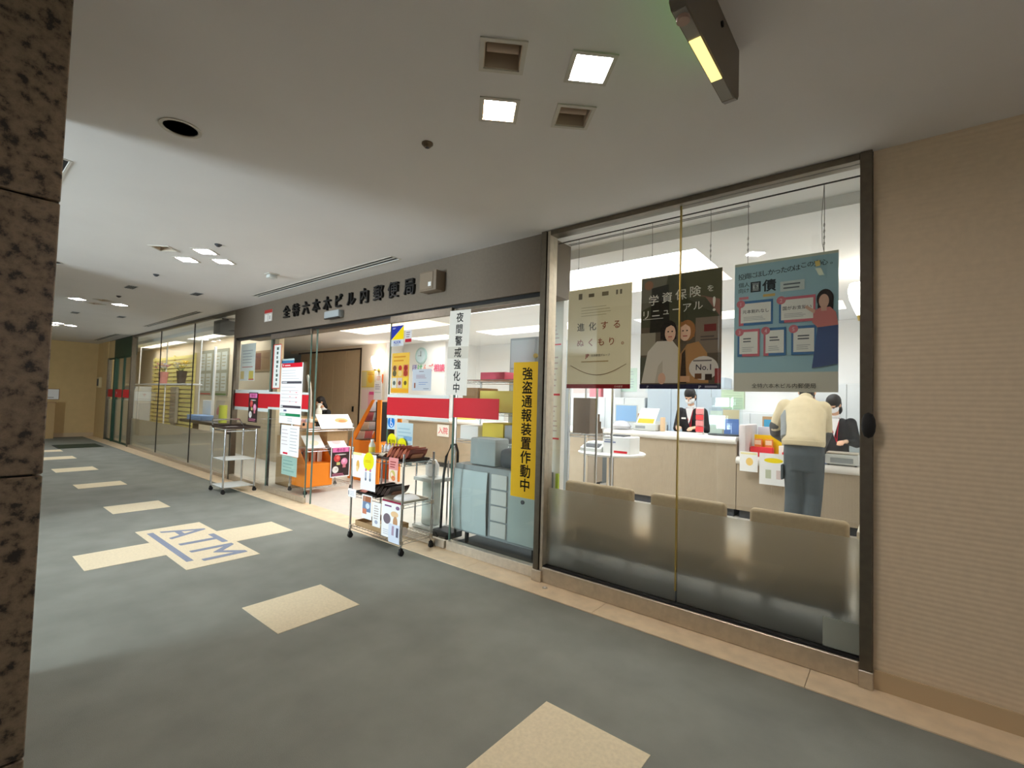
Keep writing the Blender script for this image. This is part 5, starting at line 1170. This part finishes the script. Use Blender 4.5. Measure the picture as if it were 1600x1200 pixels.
flowers('pink and white flowers in a rose pot on the white shelf', -14.4, 3.65, 1.56, mat('rose_pot', (206, 130, 120), .6), [col(244, 240, 240), col(236, 150, 176)])
flowers('yellow flowers in a dark pot on the white shelf', -13.0, 3.65, 1.56, DBROWN, [col(240, 206, 90), col(244, 240, 230)])
t = thing('grey_speaker', 'dark grey box speaker hanging at the top of the long window', 'speaker', (-9.35, 3.25, 2.5))
MB().rbox(-9.52, -9.2, 3.12, 3.38, 2.42, 2.66, .008).build('body', DGREY, t, True, True); MB().box(-9.38, -9.34, 3.2, 3.3, 2.66, H).build('bracket', BLACKM, t, False, True)
for i, x in enumerate((-19.3, -18.6)):
    t = thing('cash_machine', ['far', 'near'][i]+' grey green cash machine behind the doors', 'cash machine', (x, 3.9, .004))
    MB().prism([(3.65, .0), (4.35, 0), (4.35, 1.5), (3.95, 1.5), (3.85, 1.1), (3.65, 1.0)], (x-.3, 0, .004), YA, ZA, .6).build('body', GREYP, t, False, True)
    MB().prism([(3.86, 1.12), (3.945, 1.46), (3.94, 1.462), (3.855, 1.122)], (x-.24, 0, .004), YA, ZA, .48).build('screen', mat('pale_blue_screen', (150, 190, 232), .3), t, False, True)
# ---- far end of the corridor
t = thing('doormat', 'dark green doormat before the cash machine doors', 'mat', (-15.1, 2.25, 0))
MB().rbox(-15.6, -14.7, 1.85, 2.6, .0, .012, .003, seg=1).build('mat_body', mat('dark_green_mat', (46, 56, 36), .95, bump=(300, .4)), t, False, True)
MB().box(-15.62, -14.68, 1.83, 1.85, 0, .008).box(-15.62, -14.68, 2.6, 2.62, 0, .008).build('rubber_edge', BLACK, t, False, True)
s = Sheet('wall_sign', 'white framed sign with a red mark on the tan end wall', 'sign', (-18.19, 1.62, 1.05), YA, ZA, .6, .30, mat('sign_frame', (120, 84, 70), .5), .02); s.rect(.02, .04, .98, .96, PAPER); s.text('〒', .5, .62, .4, col(200, 40, 50), .03); s.lines(.1, .9, .1, .3, 1, col(180, 170, 170)); s.done()
t = thing('wall_phone', 'small beige wall box near the corridor corner', 'wall box', (-17.6, 3.0, 1.45))
MB().rbox(-17.75, -17.5, 2.93, 3.0, 1.42, 1.72, .01).build('box', mat('beige_box', (214, 196, 150), .6), t, True, True); MB().rbox(-17.72, -17.53, 2.922, 2.93, 1.47, 1.67, .004).build('cover', DGREY, t, True, True)
t = thing('reception_ledge', 'brown cabinet under the white sign at the end wall', 'cabinet', (-18.0, 1.6, 0))
MB().box(-18.19, -17.75, 1.0, 2.1, .0, .96).build('body', mat('tan_cabinet', (176, 146, 100), .6), t, False, True); MB().rbox(-18.19, -17.72, .98, 2.12, .96, .99, .004).build('top', CARDB, t, False, True)
s = thing('threshold_light', 'tiny bright floor spot on the stone strip beside the steel post', 'floor light', (-2.0, 2.9, .006))
MB().cyl((0, 0, 0), (0, 0, .004), .02, 16).build('rim', STEEL, s); MB().cyl((0, 0, .004), (0, 0, .006), .008, 12).build('lens', PAPER, s)
# reflective seam and slot diffuser near the window inside
t = thing('slot_diffuser', 'black slot air diffuser on the ceiling just inside the big window', 'air diffuser', (-1.5, 3.4, H))
for k in range(2): MB().box(-2.15, -.75, 3.34+.025*k, 3.347+.025*k, H-.003, H-.0005).build('slot', DGREY, t, False, True)

# ================================================================== PEOPLE
def ball(mb, c, r, n=12, M=None):
    rx, ry, rz = (r, r, r) if not hasattr(r, '__len__') else r
    prof = [(math.sin(math.pi*k/8), -math.cos(math.pi*k/8)) for k in range(9)]
    S = Matrix.Diagonal((rx, ry, rz, 1)); MM = (M @ S) if M else S
    vs = []; fs = []
    vs.append(MM @ Vector((0, 0, -1)))
    for (a, z) in prof[1:-1]:
        for k in range(n): vs.append(MM @ Vector((a*math.cos(2*math.pi*k/n), a*math.sin(2*math.pi*k/n), z)))
    vs.append(MM @ Vector((0, 0, 1)))
    m = 7
    for k in range(n): fs.append((0, 1+(k+1) % n, 1+k)); fs.append((len(vs)-1, 1+(m-1)*n+k, 1+(m-1)*n+(k+1) % n))
    for i in range(m-1):
        for k in range(n): fs.append((1+i*n+k, 1+i*n+(k+1) % n, 1+(i+1)*n+(k+1) % n, 1+(i+1)*n+k))
    mb.add([Vector(c)+v for v in vs], fs)
def limb(mb, pts):
    for (p, r), (q, s) in zip(pts[:-1], pts[1:]):
        mb.cyl(p, q, r, 12, s)
    for (p, r) in pts: ball(mb, p, r)
def loft(mb, secs, side, n=16):
    """secs: [(centre, half width along side, half depth)]; closed elliptical loft"""
    side = Vector(side).normalized(); vs = []; m = len(secs)
    for i, (c, rs, rf) in enumerate(secs):
        t = (Vector(secs[min(i+1, m-1)][0])-Vector(secs[max(i-1, 0)][0])).normalized()
        f = t.cross(side).normalized()
        for k in range(n):
            a = 2*math.pi*k/n; vs.append(Vector(c)+side*(rs*math.cos(a))+f*(rf*math.sin(a)))
    fs = [(i*n+k, i*n+(k+1) % n, (i+1)*n+(k+1) % n, (i+1)*n+k) for i in range(m-1) for k in range(n)]
    fs += [tuple(range(n))[::-1], tuple(range((m-1)*n, m*n))]
    mb.add(vs, fs)
def fuse(name, mb, m, parent, voxel=.01, it=4):
    """one continuous surface from overlapping closed shapes"""
    me = bpy.data.meshes.new('tmp'); me.from_pydata(mb.v, [], mb.f); me.update()
    bm = bmesh.new(); bm.from_mesh(me); bmesh.ops.recalc_face_normals(bm, faces=bm.faces); bm.to_mesh(me); bm.free()
    o = bpy.data.objects.new('tmp', me); COL.objects.link(o)
    r = o.modifiers.new('r', 'REMESH'); r.mode = 'VOXEL'; r.voxel_size = voxel
    s = o.modifiers.new('s', 'SMOOTH'); s.factor = .5; s.iterations = it
    dg = bpy.context.evaluated_depsgraph_get()
    me2 = bpy.data.meshes.new_from_object(o.evaluated_get(dg)); me2.name = name
    bpy.data.objects.remove(o); bpy.data.meshes.remove(me)
    L = parent.location
    me2.transform(Matrix.Translation(-L))
    me2.materials.clear(); me2.materials.append(m)
    me2.polygons.foreach_set('use_smooth', [True]*len(me2.polygons))
    q = bpy.data.objects.new(name, me2); COL.objects.link(q); q.parent = parent
    return q
def hand(mb, w, d, side, down, s=1.0, curl=.5):
    """palm and five fingers from wrist w along d; side = towards the thumb; down = palm normal"""
    w = Vector(w); d = Vector(d).normalized(); side = Vector(side).normalized(); dn = Vector(down).normalized()
    for a in (-.5, 0, .5): limb(mb, [(w+side*a*.03*s, .017*s), (w+d*.085*s+side*a*.055*s, .0135*s)])
    for k, (off, ln) in enumerate([(.03, .072), (.01, .08), (-.01, .074), (-.03, .058)]):
        p = w+d*.085*s+side*off*s; q = p+(d*(1-curl*.35)+dn*curl*.4).normalized()*ln*.45*s; e = q+(d*(1-curl)+dn*curl).normalized()*ln*.55*s
        limb(mb, [(p, .0095*s), (q, .0088*s), (e, .0075*s)])
    p = w+d*.025*s+side*.03*s; q = p+(d*.7+side*.6+dn*.2).normalized()*.045*s; e = q+(d*.9+side*.15+dn*.4).normalized()*.035*s
    limb(mb, [(p, .012*s), (q, .0105*s), (e, .0085*s)])
def head(mb, c, face, up, s=1.0):
    """head ellipsoid with jaw, nose, brow and ears; face = forward, up = crown"""
    c = Vector(c); f = Vector(face).normalized(); u = Vector(up).normalized(); r = f.cross(u).normalized(); u = r.cross(f)
    M = Matrix((r, f, u)).transposed().to_4x4()
    ball(mb, c+u*.03*s, (.074*s, .094*s, .088*s), 16, M); ball(mb, c-u*.045*s+f*.018*s, (.06*s, .07*s, .072*s), 14, M)
    limb(mb, [(c+f*.09*s+u*.005*s, .009*s), (c+f*.108*s-u*.028*s, .013*s)])
    ball(mb, c+f*.083*s-u*.06*s, (.024*s, .012*s, .008*s), 10, M); ball(mb, c+f*.075*s-u*.098*s, (.026*s, .02*s, .016*s), 10, M)
    for sg in (-1, 1): ball(mb, c+r*sg*.077*s-f*.005*s-u*.015*s, (.012*s, .02*s, .032*s), 10, M); ball(mb, c+f*.082*s+r*sg*.032*s+u*.022*s, (.024*s, .012*s, .008*s), 8, M)
    return r, f, u, M
def eyes(parent, c, r, f, u, M, s=1.0):
    mb = MB()
    for sg in (-1, 1): ball(mb, Vector(c)+f*.088*s+r*sg*.032*s+u*.002*s, (.013*s, .008*s, .0075*s), 10, M)
    o = mb.build('eyes', mat('dark_eyes', (30, 22, 20), .3), parent, True, True)
def V(*a): return Vector(a)

# ---- the customer, seen from behind, leaning over the low counter
P = thing('person', 'person in beige jacket and dark trousers leaning at the low counter', 'person', (-.78, 5.85, .004))
shL, shR = V(-.965, 6.07, 1.40), V(-.615, 6.08, 1.385)
elL, elR = V(-1.06, 6.08, 1.12), V(-.60, 6.22, 1.12); wrL, wrR = V(-1.0, 6.34, .99), V(-.66, 6.44, .90)
hc = V(-.785, 6.30, 1.575)
b = MB()
r_, f_, u_, M_ = head(b, hc, (0, .86, -.5), (0, .5, .86))
limb(b, [(V(-.785, 6.13, 1.42), .062), (V(-.785, 6.24, 1.52), .056)])
loft(b, [(V(-.755, 5.80, .88), .16, .11), (V(-.755, 5.83, 1.02), .155, .105), (V(-.785, 5.92, 1.2), .165, .11), (V(-.785, 6.03, 1.35), .185, .11), (V(-.785, 6.09, 1.42), .15, .09)], (1, 0, 0))
limb(b, [(shL, .06), (elL, .045), (wrL, .03)]); limb(b, [(shR, .06), (elR, .045), (wrR, .03)])
hand(b, wrL, (.1, .9, -.35), (1, 0, 0), (0, -.2, -1)); hand(b, wrR, (-.2, .9, -.5), (-1, 0, 0), (0, -.2, -1))
legs = [([V(-.835, 5.82, .9), V(-.84, 5.84, .49), V(-.85, 5.80, .1)]), ([V(-.665, 5.82, .9), V(-.672, 5.86, .49), V(-.69, 5.84, .1)])]
for L in legs: limb(b, [(L[0], .085), (L[1], .06), (L[2], .042)])
fuse('body', b, SKIN, P, .008)
JK = mat('beige_jacket', (206, 192, 160), .85, noise=(14, .05), bump=(26, .25)); JG = mat('grey_jacket_panel', (138, 142, 144), .85, bump=(26, .25)); JD = mat('charcoal_sleeve', (84, 84, 84), .85, bump=(26, .25))
b = MB()
loft(b, [(V(-.755, 5.79, .985), .185, .14), (V(-.755, 5.80, 1.02), .2, .15), (V(-.755, 5.84, 1.08), .195, .152), (V(-.765, 5.92, 1.2), .2, .155), (V(-.775, 6.02, 1.33), .205, .145), (V(-.78, 6.09, 1.42), .17, .115), (V(-.785, 6.14, 1.46), .1, .085)], (1, 0, 0), 20)
limb(b, [(shL, .085), (V(-1.035, 6.07, 1.25), .07), (elL+V(0, -.01, .03), .064)]); limb(b, [(shR, .085), (elR+V(0, 0, .05), .066), (elR, .064)])
limb(b, [(V(-.785, 6.13, 1.44), .085), (V(-.785, 6.18, 1.485), .078)])
fuse('jacket', b, JK, P, .011, 5)
b = MB(); limb(b, [(elL+V(0, -.015, .06), .066), (elL+V(.0, .01, -.02), .064), (wrL+V(0, -.03, .01), .043)]); limb(b, [(elR, .066), (wrR+V(0, -.03, .02), .043)])
fuse('lower_sleeves', b, JD, P, .009, 4)
b = MB(); loft(b, [(V(-.925, 5.79, 1.05), .04, .085), (V(-.932, 5.86, 1.15), .045, .088), (V(-.945, 5.95, 1.28), .05, .07), (V(-.94, 5.99, 1.35), .03, .04)], (1, 0, 0), 12)
fuse('side_panel', b, JG, P, .009, 3)
b = MB(); loft(b, [(V(-.755, 5.785, .99), .195, .15), (V(-.755, 5.79, 1.045), .203, .156)], (1, 0, 0), 24)
fuse('jacket_hem', b, mat('beige_hem', (196, 182, 150), .9, bump=(90, .3, 'vlines')), P, .009, 2)
TR = mat('slate_trousers', (72, 80, 84), .85, noise=(10, .08), bump=(16, .35))
b = MB()
loft(b, [(V(-.75, 5.81, .74), .165, .125), (V(-.75, 5.80, .9), .19, .145), (V(-.755, 5.81, 1.03), .178, .13)], (1, 0, 0), 20)
for L, sg in zip(legs, (-1, 1)): limb(b, [(L[0], .105), (V(L[0].x*.5+L[1].x*.5, 5.82, .68), .1), (L[1], .088), (V(L[1].x*.5+L[2].x*.5, 5.8, .27), .083), (L[2]+V(0, 0, -.02), .078)])
fuse('trousers', b, TR, P, .011, 4)
b = MB().rbox(-.955, -.93, 5.74, 5.88, .62, .78, .01); b.build('cargo_pocket', TR, P, True, True)
for L in legs:
    b = MB(); x = L[2].x
    ball(b, V(x, 5.78, .055), (.05, .06, .05)); ball(b, V(x, 5.88, .05), (.052, .11, .045)); b.box(x-.045, x+.045, 5.73, 5.98, .004, .028)
    fuse('shoe', b, BLACK, P, .009, 3)
b = MB(); ball(b, hc+u_*.035-f_*.008, (.084, .104, .092), 16, M_); ball(b, hc-f_*.04-u_*.02, (.078, .07, .09), 14, M_)
fuse('hair', b, HAIR, P, .008, 3)
eyes(P, hc, r_, f_, u_, M_)

# ---- clerks and the seated woman, facing the window
VEST = mat('black_uniform_vest', (38, 38, 42), .8); SHIRT = mat('white_shirt', (236, 236, 238), .8); MASK = mat('white_face_mask', (240, 240, 242), .8)
def clerk(label, x, y, zs, hdir, stand=True, tagc=True, chair=False, turn=0.0, hairlong=False, sleeves=VEST, fl=.004):
    """zs = shoulder height; faces -Y"""
    P = thing('person', label, 'person', (x, y, fl))
    hip = zs-.48
    hc = V(x+turn*.05, y-.09, zs+.205); f0 = Vector((turn, -.82, hdir)); u0 = Vector((0, hdir*-1 if hdir < 0 else 0, .85)); u0 = Vector((0, hdir, .82))
    b = MB(); r_, f_, u_, M_ = head(b, hc, f0, u0, .96)
    limb(b, [(V(x, y-.01, zs), .05), (V(x, y-.06, zs+.11), .046)])
    loft(b, [(V(x, y+.03, hip-.03), .14, .1), (V(x, y+.03, hip+.12), .12, .085), (V(x, y+.01, hip+.33), .14, .095), (V(x, y, zs-.02), .12, .07)], (1, 0, 0))
    el = [V(x-.225, y-.02, zs-.29), V(x+.225, y-.02, zs-.29)]; wr = [V(x-.13, y-.24, zs-.255 if stand else zs-.3), V(x+.13, y-.24, zs-.255 if stand else zs-.3)]; sh = [V(x-.165, y, zs-.03), V(x+.165, y, zs-.03)]
    for k in (0, 1):
        limb(b, [(sh[k], .048), (el[k], .036), (wr[k], .025)]); sg = 1 if k == 0 else -1
        hand(b, wr[k], (sg*.4, -.85, -.1), (sg, 0, .2), (0, 0, -1), .92)
    if stand: L = [[V(x+s*.085, y+.03, hip), V(x+s*.09, y+.01, hip*.5+.04), V(x+s*.09, y+.04, .09)] for s in (-1, 1)]
    else: L = [[V(x+s*.09, y+.02, hip), V(x+s*.1, y-.40, hip+.0), V(x+s*.1, y-.42, .09)] for s in (-1, 1)]
    for q in L: limb(b, [(q[0], .08), (q[1], .055), (q[2], .038)])
    fuse('body', b, SKIN, P, .008)
    b = MB(); loft(b, [(V(x, y+.03, hip-.06), .17, .125), (V(x, y+.03, hip+.12), .145, .11), (V(x, y+.01, hip+.33), .17, .118), (V(x, y+.005, zs-.03), .165, .085), (V(x, y, zs+.025), .09, .06)], (1, 0, 0), 20)
    for k in (0, 1): limb(b, [(sh[k], .064), (el[k], .05), (wr[k]+(el[k]-wr[k])*.15, .036)])
    fuse('uniform_jacket', b, sleeves, P, .010, 4)
    MB().prism([(-.055, .03), (.055, .03), (.0, -.2)], (x, y-.1, zs-.01), (1, 0, 0), (0, .12, 1), .02).build('shirt_front', SHIRT, P, False, True)
    b = MB(); limb(b, [(V(x, y-.005, zs+.02), .066), (V(x, y-.03, zs+.045), .06)]); fuse('shirt_collar', b, SHIRT, P, .008, 3)
    b = MB(); ball(b, hc-u_*.05+f_*.03, (.07, .074, .056), 16, M_); fuse('face_mask', b, MASK, P, .007, 3)
    b = MB(); ball(b, hc+u_*.035-f_*.012, (.083, .102, .092), 16, M_); ball(b, hc-f_*.045-u_*.03, (.079, .066, .1), 14, M_)
    if hairlong: ball(b, hc-f_*.06-u_*.12, (.08, .05, .1), 12, M_)
    else: ball(b, hc-f_*.12-u_*.03, (.04, .035, .05), 12, M_)
    fuse('hair', b, HAIR, P, .008, 3)
    eyes(P, hc, r_, f_, u_, M_, .96)
    b = MB(); loft(b, [(V(x, y+.03, hip-.08), .165, .12), (V(x, y+.03, hip+.05), .165, .12)], (1, 0, 0), 16)
    for q in L: limb(b, [(q[0], .095), (q[1], .072), (q[2], .055)])
    fuse('trousers', b, VEST, P, .011, 4)
    for q in L:
        b = MB(); ball(b, q[2]+V(0, -.07, -.045), (.042, .1, .038)); ball(b, q[2]+V(0, 0, -.04), (.042, .05, .042)); fuse('shoe', b, BLACK, P, .009, 3)
    if tagc:
        MB().box(x-.11, x-.045, y-.135, y-.13, zs-.14, zs-.115).build('name_tag', PAPER, P, False, True)
        MB().tube([(x-.05, y-.1, zs+.03), (x-.01, y-.135, zs-.15), (x+.03, y-.13, zs-.28)], .005, 6).tube([(x+.05, y-.1, zs+.03), (x+.035, y-.135, zs-.15), (x+.03, y-.13, zs-.28)], .005, 6).build('lanyard', col(190, 40, 60), P, True, True)
    return P
clerk('person in dark vest and white mask standing behind the high counter', -2.38, 7.22, 1.32, -.52)
clerk('person in dark uniform behind the low counter, half hidden by the customer', -.605, 7.32, 1.25, -.62, turn=-.25, hairlong=True)
clerk('person further back whose hair shows past the customer shoulder', -.945, 7.76, 1.34, -.3, tagc=False)
clerk('person with black hair and mask seated behind the wooden desk', -10.25, 5.72, 1.03, -.35, stand=False, tagc=False, turn=-.3, hairlong=True)
t = thing('desk_chair', 'grey swivel chair under the seated person', 'chair', (-10.25, 5.76, .004))
MB().rbox(-.22, .22, -.22, .22, .38, .44, .02).build('seat', DGREY, t); MB().rbox(-.2, .2, .26, .31, .55, .9, .02).build('backrest', DGREY, t)
MB().cyl((0, 0, .06), (0, 0, .38), .025, 10).build('column', CHROME, t); MB().box(-.02, .02, .2, .30, .4, .6).build('back_bracket', BLACK, t, False)
for k in range(5):
    a = k*1.2566; MB().box(0, .26, -.018, .018, .03, .06, Matrix.Rotation(a, 4, 'Z')).build('leg', BLACK, t, False)
    MB().cyl((.24*math.cos(a)-.01, .24*math.sin(a), .025), (.24*math.cos(a)+.01, .24*math.sin(a), .025), .024, 10).build('wheel', BLACK, t)
